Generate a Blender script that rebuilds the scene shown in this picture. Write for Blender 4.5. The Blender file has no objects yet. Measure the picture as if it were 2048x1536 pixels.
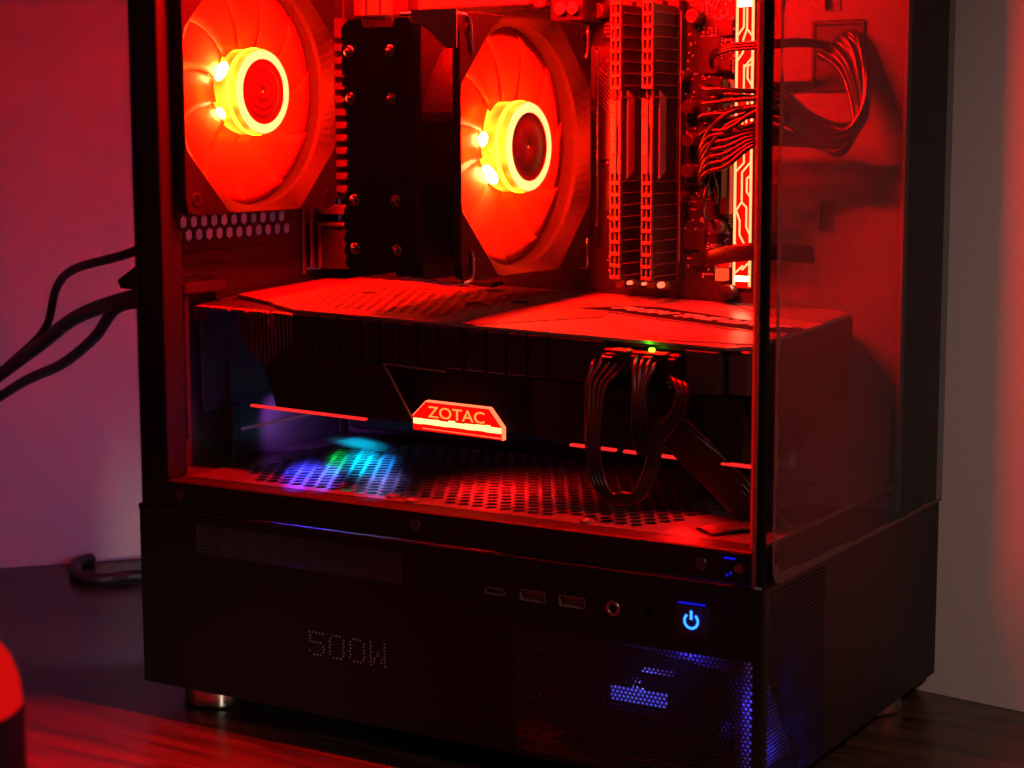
import bpy, bmesh, math, random
from mathutils import Vector, Matrix
random.seed(7)
PI = math.pi
K = 0.001                      # everything below is written in millimetres; the desk top is z = -10
ZD = -10.0
def W(x, y, z): return Vector((x*K, y*K, (z-ZD)*K))

# ------------------------------------------------------------------ camera, world, lamps, exposure
sc = bpy.context.scene
COL = sc.collection
cam = bpy.data.cameras.new('camera'); cam_o = bpy.data.objects.new('camera', cam); COL.objects.link(cam_o)
yaw, pitch, roll = -0.548618655, 0.133971928, -0.002698
fwd = Vector((math.sin(yaw)*math.cos(pitch), math.cos(yaw)*math.cos(pitch), -math.sin(pitch)))
rt = fwd.cross(Vector((0, 0, 1))).normalized(); up = rt.cross(fwd)
r2 = rt*math.cos(roll)+up*math.sin(roll); u2 = up*math.cos(roll)-rt*math.sin(roll)
M = Matrix((r2, u2, -fwd)).transposed().to_4x4(); M.translation = W(627.53, -672.55, 271.85)
cam_o.matrix_world = M
cam.sensor_width = 36; cam.lens = 3729.37/2048*36
cam.clip_start = 0.02; cam.clip_end = 30
cam.dof.use_dof = True; cam.dof.focus_distance = 0.93; cam.dof.aperture_fstop = 18
sc.camera = cam_o
world = bpy.data.worlds.new('World'); sc.world = world; world.use_nodes = True
bg = world.node_tree.nodes['Background']; bg.inputs[0].default_value = (0.030, 0.0042, 0.0062, 1); bg.inputs[1].default_value = 1.3
sc.view_settings.view_transform = 'Standard'; sc.view_settings.look = 'None'
sc.view_settings.exposure = 0; sc.view_settings.gamma = 1
sc.render.engine = 'CYCLES'
cy = sc.cycles
cy.use_denoising = True; cy.max_bounces = 8; cy.diffuse_bounces = 4; cy.glossy_bounces = 4
cy.transmission_bounces = 6; cy.transparent_max_bounces = 16
cy.sample_clamp_indirect = 4.0; cy.sample_clamp_direct = 0; cy.caustics_reflective = False; cy.caustics_refractive = False

def lamp(name, kind, loc, color, power, size=None, target=None, **kw):
    l = bpy.data.lights.new(name, kind); l.color = color; l.energy = power
    if size is not None:
        if kind == 'AREA': l.size = size*K
        else: l.shadow_soft_size = size*K
    for k, v in kw.items(): setattr(l, k, v)
    o = bpy.data.objects.new(name, l); COL.objects.link(o); o.location = W(*loc)
    if target is not None:
        o.rotation_euler = (W(*target)-W(*loc)).to_track_quat('-Z', 'Y').to_euler()
    return o
# the dim room: a warm lamp across the room, a red fill added for the left wall, a violet glow behind the case
lamp('room_lamp', 'SPOT', (1050, -420, 800), (1.0, 0.62, 0.50), 17.0, 60, (520, 190, 40), spot_size=math.radians(50), spot_blend=1.0)
lamp('foot_highlight_spot', 'SPOT', (1150, -1300, 175), (1.0, 0.86, 0.70), 22.0, 25, (29, 14, -4), spot_size=math.radians(8), spot_blend=1.0)  # narrow spot added for the highlight on the near foot
lamp('room_red_fill', 'AREA', (-900, -1100, 700), (1.0, 0.12, 0.12), 0.3, 500, (-250, 200, 200))
lamp('rear_violet_led', 'AREA', (-40, 60, 45), (0.46, 0.42, 1.0), 0.075, 70, (-230, 225, 40))
lamp('desk_red_fill', 'SPOT', (50, -160, 620), (1.0, 0.012, 0.012), 38, 20, (45, -128, -10), spot_size=math.radians(24), spot_blend=0.9)  # spot added to make the red pool on the desk

# ------------------------------------------------------------------ materials
MATS = {}
def nodes(name):
    m = bpy.data.materials.new(name); m.use_nodes = True
    nt = m.node_tree; nt.nodes.clear()
    out = nt.nodes.new('ShaderNodeOutputMaterial'); MATS[name] = m
    return m, nt, out
def pbr(name, col, rough=0.5, metal=0.0, grain=0.0, bump=0.0, scale=900, spec=0.5, coat=0.0, stretch=None, aniso=0.0):
    m, nt, out = nodes(name)
    b = nt.nodes.new('ShaderNodeBsdfPrincipled'); nt.links.new(b.outputs[0], out.inputs[0])
    b.inputs['Base Color'].default_value = (*col, 1); b.inputs['Roughness'].default_value = rough
    b.inputs['Metallic'].default_value = metal; b.inputs['Specular IOR Level'].default_value = spec
    b.inputs['Coat Weight'].default_value = coat; b.inputs['Anisotropic'].default_value = aniso
    if grain or bump:
        tc = nt.nodes.new('ShaderNodeTexCoord'); mp = nt.nodes.new('ShaderNodeMapping')
        nt.links.new(tc.outputs['Object'], mp.inputs[0])
        if stretch: mp.inputs['Scale'].default_value = stretch
        n = nt.nodes.new('ShaderNodeTexNoise'); n.inputs['Scale'].default_value = scale; n.inputs['Detail'].default_value = 4
        nt.links.new(mp.outputs[0], n.inputs[0])
        if grain:
            mr = nt.nodes.new('ShaderNodeMapRange'); mr.inputs[3].default_value = max(rough-grain, 0.02); mr.inputs[4].default_value = min(rough+grain, 1)
            nt.links.new(n.outputs[0], mr.inputs[0]); nt.links.new(mr.outputs[0], b.inputs['Roughness'])
        if bump:
            bp = nt.nodes.new('ShaderNodeBump'); bp.inputs['Strength'].default_value = bump; bp.inputs['Distance'].default_value = 0.0004
            nt.links.new(n.outputs[0], bp.inputs['Height']); nt.links.new(bp.outputs[0], b.inputs['Normal'])
    return m
def emit(name, col, s):
    m, nt, out = nodes(name)
    e = nt.nodes.new('ShaderNodeEmission'); e.inputs[0].default_value = (*col, 1); e.inputs[1].default_value = s
    nt.links.new(e.outputs[0], out.inputs[0]); return m
def glass(name, tint, refl=1.0, rough=0.0, haze=0.0):
    m, nt, out = nodes(name)
    t = nt.nodes.new('ShaderNodeBsdfTransparent'); t.inputs[0].default_value = (*tint, 1)
    g = nt.nodes.new('ShaderNodeBsdfGlossy'); g.inputs['Roughness'].default_value = rough; g.inputs[0].default_value = (refl, refl, refl, 1)
    f = nt.nodes.new('ShaderNodeFresnel'); f.inputs[0].default_value = 1.45
    ge = nt.nodes.new('ShaderNodeNewGeometry'); mu = nt.nodes.new('ShaderNodeMath'); mu.operation = 'SUBTRACT'; mu.use_clamp = True
    nt.links.new(f.outputs[0], mu.inputs[0]); nt.links.new(ge.outputs['Backfacing'], mu.inputs[1])
    mx = nt.nodes.new('ShaderNodeMixShader'); nt.links.new(mu.outputs[0], mx.inputs[0])
    last = t.outputs[0]
    if haze:
        d = nt.nodes.new('ShaderNodeBsdfDiffuse'); d.inputs[0].default_value = (.6, .6, .6, 1)
        m2 = nt.nodes.new('ShaderNodeMixShader'); m2.inputs[0].default_value = haze
        nt.links.new(t.outputs[0], m2.inputs[1]); nt.links.new(d.outputs[0], m2.inputs[2]); last = m2.outputs[0]
    nt.links.new(last, mx.inputs[1]); nt.links.new(g.outputs[0], mx.inputs[2]); nt.links.new(mx.outputs[0], out.inputs[0])
    return m
def translucent(name, col, k=0.5, tcol=None, clear=0.0):
    m, nt, out = nodes(name)
    d = nt.nodes.new('ShaderNodeBsdfDiffuse'); d.inputs[0].default_value = (*col, 1)
    t = nt.nodes.new('ShaderNodeBsdfTranslucent'); t.inputs[0].default_value = (*(tcol or col), 1)
    mx = nt.nodes.new('ShaderNodeMixShader'); mx.inputs[0].default_value = k
    nt.links.new(d.outputs[0], mx.inputs[1]); nt.links.new(t.outputs[0], mx.inputs[2])
    last = mx
    if clear:
        c = nt.nodes.new('ShaderNodeBsdfTransparent'); mc = nt.nodes.new('ShaderNodeMixShader'); mc.inputs[0].default_value = clear
        nt.links.new(last.outputs[0], mc.inputs[1]); nt.links.new(c.outputs[0], mc.inputs[2]); last = mc
    g = nt.nodes.new('ShaderNodeBsdfGlossy'); g.inputs['Roughness'].default_value = 0.3
    m3 = nt.nodes.new('ShaderNodeMixShader'); m3.inputs[0].default_value = 0.04
    nt.links.new(last.outputs[0], m3.inputs[1]); nt.links.new(g.outputs[0], m3.inputs[2]); nt.links.new(m3.outputs[0], out.inputs[0])
    return m

black = pbr('black_painted_steel', (0.008, 0.0075, 0.0078), 0.5, grain=0.08, bump=0.25, scale=2500, spec=0.25)
innerm = pbr('dark_inner_steel', (0.040, 0.037, 0.037), 0.38, grain=0.08, bump=0.15, scale=2500)
traym = pbr('tray_steel', (0.14, 0.125, 0.125), 0.36, grain=0.08, bump=0.1, scale=2500, spec=0.3)
shroudm = pbr('dark_satin_steel', (0.15, 0.145, 0.145), 0.3, metal=0.4, grain=0.06, bump=0.1, scale=2500)
plastic = pbr('black_plastic', (0.008, 0.008, 0.008), 0.42, grain=0.05, spec=0.3)
meshm = pbr('mesh_steel', (0.018, 0.017, 0.017), 0.35, metal=0.2, spec=0.5)
matteb = pbr('matt_black', (0.008, 0.008, 0.008), 0.8, spec=0.05)
ventm = pbr('vent_steel', (0.055, 0.048, 0.044), 0.35, metal=0.2, spec=0.5)
labelm = emit('glow_blue_label', (0.10, 0.10, 1.0), 0.75)
framem = pbr('fan_frame_plastic', (0.010, 0.0095, 0.0095), 0.6, spec=0.15)
finm = pbr('black_nickel_fin', (0.004, 0.0035, 0.0035), 0.5, spec=0.12)
chrome = pbr('polished_metal', (0.72, 0.70, 0.68), 0.2, metal=1.0)
pipem = pbr('nickel_pipe_tip', (0.16, 0.15, 0.15), 0.24, metal=1.0)
brushed = pbr('brushed_metal', (0.62, 0.58, 0.52), 0.14, metal=1.0, grain=0.05, stretch=(1, 1, 40), scale=300, aniso=0.5)
backm = pbr('satin_backplate', (0.24, 0.22, 0.22), 0.27, spec=0.35, metal=0.0, grain=0.05, bump=0.08, scale=1500)
backm2 = pbr('satin_backplate_panel', (0.14, 0.13, 0.13), 0.34, spec=0.35, metal=0.0, grain=0.05)
pcb = pbr('black_circuit_board', (0.035, 0.032, 0.033), 0.35, grain=0.1, bump=0.4, scale=700)
chipm = pbr('chip_resin', (0.03, 0.03, 0.03), 0.4)
solder = pbr('solder_metal', (0.8, 0.78, 0.75), 0.3, metal=0.25)
silver = pbr('aluminium_grey', (0.5, 0.5, 0.5), 0.35, metal=0.8)
ramm = pbr('ram_heat_spreader', (0.22, 0.20, 0.20), 0.40, metal=0.3, grain=0.06, bump=0.1)
ramd = pbr('ram_heat_spreader_side', (0.03, 0.03, 0.03), 0.45)
printw = pbr('white_print', (0.75, 0.75, 0.75), 0.5)
printg = pbr('grey_print', (0.22, 0.22, 0.22), 0.5)
wirem = pbr('black_cable_sleeve', (0.010, 0.010, 0.010), 0.27, spec=0.6)
cablem = pbr('black_rubber_cable', (0.012, 0.012, 0.012), 0.5)
hsm = pbr('heat_sink_metal', (0.28, 0.27, 0.27), 0.35, metal=0.6, grain=0.05)
greyp = pbr('grey_plate_metal', (0.30, 0.29, 0.27), 0.55, grain=0.05)
rubber = pbr('grommet_rubber', (0.015, 0.015, 0.015), 0.6)
glue = translucent('dried_adhesive', (0.16, 0.11, 0.10), 0.5)
edgeg = translucent('glass_edge', (0.45, 0.16, 0.15), 0.8)  # reddened in colour for interior light piped through the pane
glass_side = glass('side_glass', (0.93, 0.93, 0.93), 0.8)
glass_front = glass('front_glass', (0.66, 0.66, 0.66), 0.5, haze=0.006)
blade_m = translucent('frosted_blade', (0.62, 0.14, 0.05), 0.45, clear=0.03)  # white blades; the red of the LEDs is put into the colour
capm = pbr('hub_cap_plastic', (0.06, 0.045, 0.045), 0.35)
hub_side = emit('lit_hub_wall', (1.0, 0.0030, 0.0001), 330)
nt = hub_side.node_tree; hn = nt.nodes.new('ShaderNodeTexNoise'); hn.inputs['Scale'].default_value = 75; hn.inputs['Detail'].default_value = 1
hr = nt.nodes.new('ShaderNodeMapRange'); hr.inputs[1].default_value = 0.35; hr.inputs[2].default_value = 0.7; hr.inputs[3].default_value = 130; hr.inputs[4].default_value = 620
ht = nt.nodes.new('ShaderNodeTexCoord'); nt.links.new(ht.outputs['Object'], hn.inputs[0]); nt.links.new(hn.outputs[0], hr.inputs[0])
nt.links.new(hr.outputs[0], [n for n in nt.nodes if n.type == 'EMISSION'][0].inputs[1])
halo_band = emit('halo_band', (1.0, 0.18, 0.002), 60)
hub_ring = emit('lit_hub_ring', (1.0, 0.45, 0.14), 2.6)
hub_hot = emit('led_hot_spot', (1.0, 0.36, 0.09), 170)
ledstrip = emit('led_trace', (1.0, 0.26, 0.09), 3.4)
stripbase = emit('led_strip_diffuser', (1.0, 0.004, 0.002), 1.15)
led_hot = emit('led_hot', (1.0, 0.45, 0.22), 24)
led_red = emit('led_red', (1.0, 0.07, 0.03), 4.5)
acryl = emit('lit_acrylic', (1.0, 0.003, 0.0015), 1.25)
acryl_hot = emit('lit_acrylic_hot', (1.0, 0.33, 0.10), 5.5)
acryl_text = emit('lit_acrylic_text', (1.0, 0.20, 0.035), 2.6)
acryl_edge = emit('lit_acrylic_edge', (1.0, 0.13, 0.05), 3.0)
edge_glint_m = emit('edge_glint', (1.0, 0.020, 0.018), 1.4)
green_led = emit('green_led', (0.25, 1.0, 0.02), 9)
blue_led = emit('blue_led', (0.02, 0.16, 1.0), 4.5)
blue_dim = emit('blue_led_dim', (0.01, 0.01, 1.0), 0.9)
red_dome = emit('red_dome_light', (1.0, 0.006, 0.006), 0.6)

# desk wood
m, nt, out = nodes('dark_desk_wood')
b = nt.nodes.new('ShaderNodeBsdfPrincipled'); nt.links.new(b.outputs[0], out.inputs[0])
tc = nt.nodes.new('ShaderNodeTexCoord'); mp = nt.nodes.new('ShaderNodeMapping'); mp.inputs['Rotation'].default_value = (0, 0, math.radians(-38)); mp.inputs['Scale'].default_value = (1.2, 14, 1)
nt.links.new(tc.outputs['Object'], mp.inputs[0])
n1 = nt.nodes.new('ShaderNodeTexNoise'); n1.inputs['Scale'].default_value = 9; n1.inputs['Detail'].default_value = 9; n1.inputs['Distortion'].default_value = 0.6
nt.links.new(mp.outputs[0], n1.inputs[0])
cr = nt.nodes.new('ShaderNodeValToRGB'); cr.color_ramp.elements[0].position = 0.35; cr.color_ramp.elements[0].color = (0.022, 0.013, 0.009, 1)
cr.color_ramp.elements[1].position = 0.68; cr.color_ramp.elements[1].color = (0.070, 0.040, 0.025, 1)
nt.links.new(n1.outputs[0], cr.inputs[0]); nt.links.new(cr.outputs[0], b.inputs['Base Color'])
mr = nt.nodes.new('ShaderNodeMapRange'); mr.inputs[3].default_value = 0.22; mr.inputs[4].default_value = 0.42
nt.links.new(n1.outputs[0], mr.inputs[0]); nt.links.new(mr.outputs[0], b.inputs['Roughness'])
bp_ = nt.nodes.new('ShaderNodeBump'); bp_.inputs['Strength'].default_value = 0.25; bp_.inputs['Distance'].default_value = 0.0006
nt.links.new(n1.outputs[0], bp_.inputs['Height']); nt.links.new(bp_.outputs[0], b.inputs['Normal'])
wood = m
wallm = pbr('painted_wall', (0.60, 0.57, 0.56), 0.85, bump=0.18, scale=420)
nt = wallm.node_tree; wn = nt.nodes.new('ShaderNodeTexNoise'); wn.inputs['Scale'].default_value = 1100; wn.inputs['Detail'].default_value = 2
wr = nt.nodes.new('ShaderNodeValToRGB'); wr.color_ramp.elements[0].position = 0.3; wr.color_ramp.elements[0].color = (0.56, 0.53, 0.52, 1); wr.color_ramp.elements[1].position = 0.7; wr.color_ramp.elements[1].color = (0.63, 0.60, 0.59, 1)
tcn = nt.nodes.new('ShaderNodeTexCoord'); nt.links.new(tcn.outputs['Object'], wn.inputs[0]); nt.links.new(wn.outputs[0], wr.inputs[0])
nt.links.new(wr.outputs[0], [n for n in nt.nodes if n.type == 'BSDF_PRINCIPLED'][0].inputs['Base Color'])

# ------------------------------------------------------------------ mesh helpers
class MB:
    def __init__(s): s.v = []; s.f = []; s.sm = []
    def add(s, vs, fs, T=None, smooth=False):
        o = len(s.v)
        s.v += [tuple(T @ Vector(p)) if T is not None else tuple(p) for p in vs]
        s.f += [tuple(i+o for i in f) for f in fs]; s.sm += [smooth]*len(fs); return s
    def box(s, x0, x1, y0, y1, z0, z1, c=0.0, T=None):
        if x1 < x0: x0, x1 = x1, x0
        if y1 < y0: y0, y1 = y1, y0
        if z1 < z0: z0, z1 = z1, z0
        if c <= 0:
            vs = [(x, y, z) for x in (x0, x1) for y in (y0, y1) for z in (z0, z1)]
            return s.add(vs, [(0, 1, 3, 2), (4, 6, 7, 5), (0, 4, 5, 1), (2, 3, 7, 6), (0, 2, 6, 4), (1, 5, 7, 3)], T)
        c = min(c, (x1-x0)/2.01, (y1-y0)/2.01, (z1-z0)/2.01)
        vs = []; idx = {}
        X = (x0, x1); Y = (y0, y1); Z = (z0, z1); sg = (1, -1)
        for i in (0, 1):
            for j in (0, 1):
                for k in (0, 1):
                    for a in (0, 1, 2):
                        p = [X[i]+sg[i]*c, Y[j]+sg[j]*c, Z[k]+sg[k]*c]
                        p[a] = (X[i], Y[j], Z[k])[a]
                        idx[i, j, k, a] = len(vs); vs.append(tuple(p))
        fs = []
        q = ((0, 0), (1, 0), (1, 1), (0, 1))
        for e in (0, 1):
            fs.append(tuple(idx[e, j, k, 0] for j, k in q)); fs.append(tuple(idx[j, e, k, 1] for j, k in q)); fs.append(tuple(idx[j, k, e, 2] for j, k in q))
        for i in (0, 1):
            for j in (0, 1):
                fs.append((idx[i, j, 0, 0], idx[i, j, 1, 0], idx[i, j, 1, 1], idx[i, j, 0, 1]))
                fs.append((idx[i, 0, j, 0], idx[i, 1, j, 0], idx[i, 1, j, 2], idx[i, 0, j, 2]))
                fs.append((idx[0, i, j, 1], idx[1, i, j, 1], idx[1, i, j, 2], idx[0, i, j, 2]))
                for k in (0, 1): fs.append((idx[i, j, k, 0], idx[i, j, k, 1], idx[i, j, k, 2]))
        return s.add(vs, fs, T)
    def prism(s, pts, axis, a, b, T=None):
        def P(u, v, w): return {'x': (w, u, v), 'y': (u, w, v), 'z': (u, v, w)}[axis]
        n = len(pts); vs = [P(u, v, a) for u, v in pts]+[P(u, v, b) for u, v in pts]
        fs = [tuple(range(n)), tuple(range(2*n-1, n-1, -1))]+[(i, (i+1) % n, n+(i+1) % n, n+i) for i in range(n)]
        return s.add(vs, fs, T)
    def cyl(s, p0, p1, r0, r1=None, n=20, caps=True, T=None):
        r1 = r0 if r1 is None else r1
        p0 = Vector(p0); p1 = Vector(p1); d = (p1-p0).normalized()
        a = d.orthogonal().normalized(); b2 = d.cross(a)
        vs = [p0+(a*math.cos(t)+b2*math.sin(t))*r0 for t in [2*PI*i/n for i in range(n)]]
        vs += [p1+(a*math.cos(t)+b2*math.sin(t))*r1 for t in [2*PI*i/n for i in range(n)]]
        s.add(vs, [(i, (i+1) % n, n+(i+1) % n, n+i) for i in range(n)], T, True)
        if caps: s.add(vs, [tuple(range(n)), tuple(range(n, 2*n))], T)
        return s
    def loft(s, rings, closed=False, T=None, smooth=True):
        n = len(rings[0]); vs = [p for r in rings for p in r]; fs = []
        m = len(rings)
        for k in range(m if closed else m-1):
            a = k*n; b2 = ((k+1) % m)*n
            fs += [(a+i, a+(i+1) % n, b2+(i+1) % n, b2+i) for i in range(n)]
        return s.add(vs, fs, T, smooth)
    def lathe(s, prof, n=40, T=None, close=False):
        return s.loft([[(r*math.cos(2*PI*i/n), r*math.sin(2*PI*i/n), z) for i in range(n)] for r, z in prof], close, T)
    def tube(s, pts, r, n=8, sub=6, T=None, flat=None):
        pts = [Vector(p) for p in pts]; P = []
        E = [pts[0]*2-pts[1]]+pts+[pts[-1]*2-pts[-2]]
        for i in range(1, len(E)-2):
            for k in range(sub):
                t = k/sub; a, b2, c, d = E[i-1:i+3]
                P.append(0.5*((2*b2)+(-a+c)*t+(2*a-5*b2+4*c-d)*t*t+(-a+3*b2-3*c+d)*t*t*t))
        P.append(pts[-1])
        prev = None; rings = []
        for i, p in enumerate(P):
            d = (P[min(i+1, len(P)-1)]-P[max(i-1, 0)]).normalized()
            if prev is None: a = d.orthogonal().normalized() if flat is None else (Vector(flat)-d*d.dot(Vector(flat))).normalized()
            else: a = (prev-d*prev.dot(d)).normalized()
            prev = a; b2 = d.cross(a)
            k = (1, 1) if flat is None else (1, 0.18)
            rings.append([p+(a*math.cos(t)*k[0]+b2*math.sin(t)*k[1])*r for t in [2*PI*j/n for j in range(n)]])
        s.loft(rings, False, T)
        s.add(rings[0], [tuple(range(n))], T); s.add(rings[-1], [tuple(range(n))], T)
        return s
    def build(s, name, mat, parent=None, loc=None, world=True):
        # world=True: vertices are in scene millimetres; world=False: in the parent's own millimetres
        me = bpy.data.meshes.new(name)
        if world:
            off = PARENT_OFF.get(parent.name, Vector((0, 0, 0))) if parent else Vector((0, 0, 0))
            vs = [((x-off[0])*K, (y-off[1])*K, (z-(off[2] if parent else ZD))*K) for x, y, z in s.v]
        else: vs = [(x*K, y*K, z*K) for x, y, z in s.v]
        me.from_pydata(vs, [], s.f); me.polygons.foreach_set('use_smooth', s.sm)
        me.materials.append(mat); me.validate(); me.update()
        if 'glass' in name:
            bm = bmesh.new(); bm.from_mesh(me); bmesh.ops.recalc_face_normals(bm, faces=bm.faces); bm.to_mesh(me); bm.free()
        o = bpy.data.objects.new(name, me); COL.objects.link(o)
        if parent: o.parent = parent; PARENT_OFF[o.name] = PARENT_OFF.get(parent.name, Vector((0, 0, 0)))
        return o
PARENT_OFF = {}
def empty(name, loc, label, cat, group=None, rot=(0, 0, 0)):
    o = bpy.data.objects.new(name, None); o.empty_display_size = 0.01; COL.objects.link(o)
    o.location = W(*loc); o.rotation_euler = rot
    o['label'] = label; o['category'] = cat
    if group: o['group'] = group
    PARENT_OFF[o.name] = Vector(loc); return o
def tag(o, label=None, cat=None, group=None, kind=None):
    for k, v in (('label', label), ('category', cat), ('group', group), ('kind', kind)):
        if v: o[k] = v
    return o
def kids(o): return [c for c in bpy.data.objects if c.parent == o]
def copy_tree(o, parent=None):
    c = o.copy(); COL.objects.link(c)
    if parent: c.parent = parent
    for ch in kids(o): copy_tree(ch, c)
    return c
def perf(mb, u0, u1, v0, v1, pu, pv, r, t, place, pred=None, n=6, rot=0.0, hole_r2=None):
    """plate u0..u1 x v0..v1 with staggered n-sided holes, thickness t; place(u,v,w) -> xyz. Real holes."""
    rows = max(1, round((v1-v0)/pv)); cols = max(1, round((u1-u0)/pu)); dv = (v1-v0)/rows; du = (u1-u0)/cols
    V = []; F = []
    def quad(a, b2, c, d, w):
        o = len(V); V.extend([place(*a, w), place(*b2, w), place(*c, w), place(*d, w)]); F.append((o, o+1, o+2, o+3))
    for j in range(rows):
        va, vb = v0+j*dv, v0+(j+1)*dv; sh = du/2 if j % 2 else 0
        if sh:
            for w in (0, t): quad((u0, va), (u0+sh, va), (u0+sh, vb), (u0, vb), w)
        for i in range(cols-(1 if sh else 0)):
            ua = u0+sh+i*du; ub = ua+du; cu, cv = (ua+ub)/2, (va+vb)/2
            if pred and not pred(cu, cv):
                for w in (0, t): quad((ua, va), (ub, va), (ub, vb), (ua, vb), w)
                continue
            H = [(cu+r*math.cos(rot+2*PI*k/n), cv+(hole_r2 or r)*math.sin(rot+2*PI*k/n)) for k in range(n)]
            B = []
            for hx, hy in H:                      # push each hole vertex out to the cell border
                dx, dy = hx-cu, hy-cv; s_ = min((du/2)/abs(dx) if abs(dx) > 1e-6 else 1e9, (dv/2)/abs(dy) if abs(dy) > 1e-6 else 1e9)
                B.append((cu+dx*s_, cv+dy*s_))
            C = [(ub, vb), (ua, vb), (ua, va), (ub, va)]
            for w in (0, t):
                o = len(V); V.extend([place(*p, w) for p in H+B+C])
                for k in range(n):
                    k2 = (k+1) % n; F.append((o+k, o+k2, o+n+k2, o+n+k))
                    # corner filler when the two border points sit on different sides
                    for ci, cpt in enumerate(C):
                        ang = math.atan2(cpt[1]-cv, cpt[0]-cu) % (2*PI)
                        a0 = math.atan2(B[k][1]-cv, B[k][0]-cu) % (2*PI); a1 = math.atan2(B[k2][1]-cv, B[k2][0]-cu) % (2*PI)
                        if (a1-a0) % (2*PI) > (ang-a0) % (2*PI) > 1e-6: F.append((o+n+k, o+n+k2, o+2*n+ci))
            o = len(V); V.extend([place(*p, 0) for p in H]+[place(*p, t) for p in H])
            for k in range(n): F.append((o+k, o+(k+1) % n, o+n+(k+1) % n, o+n+k))
        if sh:
            for w in (0, t): quad((u1-sh, va), (u1, va), (u1, vb), (u1-sh, vb), w)
    mb.add(V, F); return mb
def plate(mb, u0, u1, v0, v1, t, place, holes=()):
    us = sorted({u0, u1, *[h[0] for h in holes], *[h[1] for h in holes]}); vs_ = sorted({v0, v1, *[h[2] for h in holes], *[h[3] for h in holes]})
    def hole(a, b2): return any(h[0] < a < h[1] and h[2] < b2 < h[3] for h in holes)
    for i in range(len(us)-1):
        for j in range(len(vs_)-1):
            a, b2, c, d = us[i], us[i+1], vs_[j], vs_[j+1]
            if hole((a+b2)/2, (c+d)/2): continue
            for w in (0, t): mb.add([place(a, c, w), place(b2, c, w), place(b2, d, w), place(a, d, w)], [(0, 1, 2, 3)])
    for h in list(holes)+[(u0, u1, v0, v1)]:
        q = [(h[0], h[2]), (h[1], h[2]), (h[1], h[3]), (h[0], h[3])]
        for k in range(4): mb.add([place(*q[k], 0), place(*q[(k+1) % 4], 0), place(*q[(k+1) % 4], t), place(*q[k], t)], [(0, 1, 2, 3)])
    return mb
def text_mesh(txt, size, T, mat, name, parent, extrude=0.15, shear=0.0, spacing=1.0, world=True, bold=0.0, width=None, holes=None):
    c = bpy.data.curves.new(name, 'FONT'); c.body = txt; c.size = size; c.extrude = extrude; c.shear = shear; c.space_character = spacing; c.offset = bold
    c.resolution_u = 3; c.align_x = 'CENTER'; c.align_y = 'CENTER'
    o = bpy.data.objects.new('tmp', c); COL.objects.link(o)
    me = bpy.data.meshes.new_from_object(o.evaluated_get(bpy.context.evaluated_depsgraph_get())); bpy.data.objects.remove(o)
    vs = [v.co.copy() for v in me.vertices]; fs = [tuple(p.vertices) for p in me.polygons]
    if width:
        w = max(v.x for v in vs)-min(v.x for v in vs); s_ = width/w
        for v in vs: v.x *= s_
    mb = MB(); mb.add(vs, fs, T); bpy.data.meshes.remove(me)
    return mb.build(name, mat, parent, world=world)

# ------------------------------------------------------------------ setting: desk and walls
d = MB(); d.box(-900, 1400, -1100, 900, ZD-25, ZD, 2)
tag(d.build('desk_top', wood), kind='structure')
def wall(name, a, b_, h):
    a = Vector((*a, 0)); b_ = Vector((*b_, 0)); d_ = (b_-a).normalized(); n = Vector((-d_.y, d_.x, 0))*20
    mb = MB(); mb.prism([(a.x, a.y), (b_.x, b_.y), (b_.x+n.x, b_.y+n.y), (a.x+n.x, a.y+n.y)], 'z', ZD+0.2, h)
    return tag(mb.build(name, wallm), kind='structure')
wall('wall', (-168, 298), (1400, 49), 1400)
wall('wall', (-281.3-620, 171-708), (-169, 299), 1400)

# ------------------------------------------------------------------ the computer case
case = empty('computer_case', (167, 107, ZD), 'large black computer case with tinted glass sides standing on the desk', 'computer case')
X1, Wd, ZT, ZB = 334.0, 214.0, 90.0, 2.4
# lower housing, the side that faces the camera (y = 0)
side = lambda u, v, w: (u, w, v)
vent = (38, 158, 71, 85.4); mesh2 = (218, 330, 5, 60)
ports = [('usb', 220.2, 232.8, 71.7, 76.6), ('usb', 239.7, 252.4, 71.7, 76.6), ('c', 202.4, 212.6, 72.4, 75.4)]
mb = MB(); plate(mb, 3, X1-2, ZB, ZT, 1.2, side, [vent, mesh2]+[(p[1], p[2], p[3], p[4]) for p in ports])
mb.build('base_side_panel', black, case)
mb = MB(); perf(mb, *vent, 1.9, 1.62, 0.66, 0.4, side, n=6); mb.build('vent_mesh', ventm, case)
mb = MB(); perf(mb, *mesh2, 2.0, 1.72, 0.72, 0.4, side, n=6); mb.build('vent_mesh', meshm, case)
# rounded vertical corner posts
def corner(cx, cy, r, a0, a1, z0, z1, mb, n=8):
    out_ = [(cx+r*math.cos(a0+(a1-a0)*i/n), cy+r*math.sin(a0+(a1-a0)*i/n)) for i in range(n+1)]
    inn = [(cx+(r-1.1)*math.cos(a0+(a1-a0)*i/n), cy+(r-1.1)*math.sin(a0+(a1-a0)*i/n)) for i in range(n, -1, -1)]
    mb.prism(out_+inn, 'z', z0, z1)
mb = MB(); corner(3, 3, 3.0, PI, 1.5*PI, ZB, ZT, mb); mb.build('corner_trim', black, case); mb = MB(); corner(X1-2.0, 2.0, 2.0, 1.5*PI, 2*PI, ZB, ZT, mb); mb.build('corner_trim', black, case)
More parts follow.
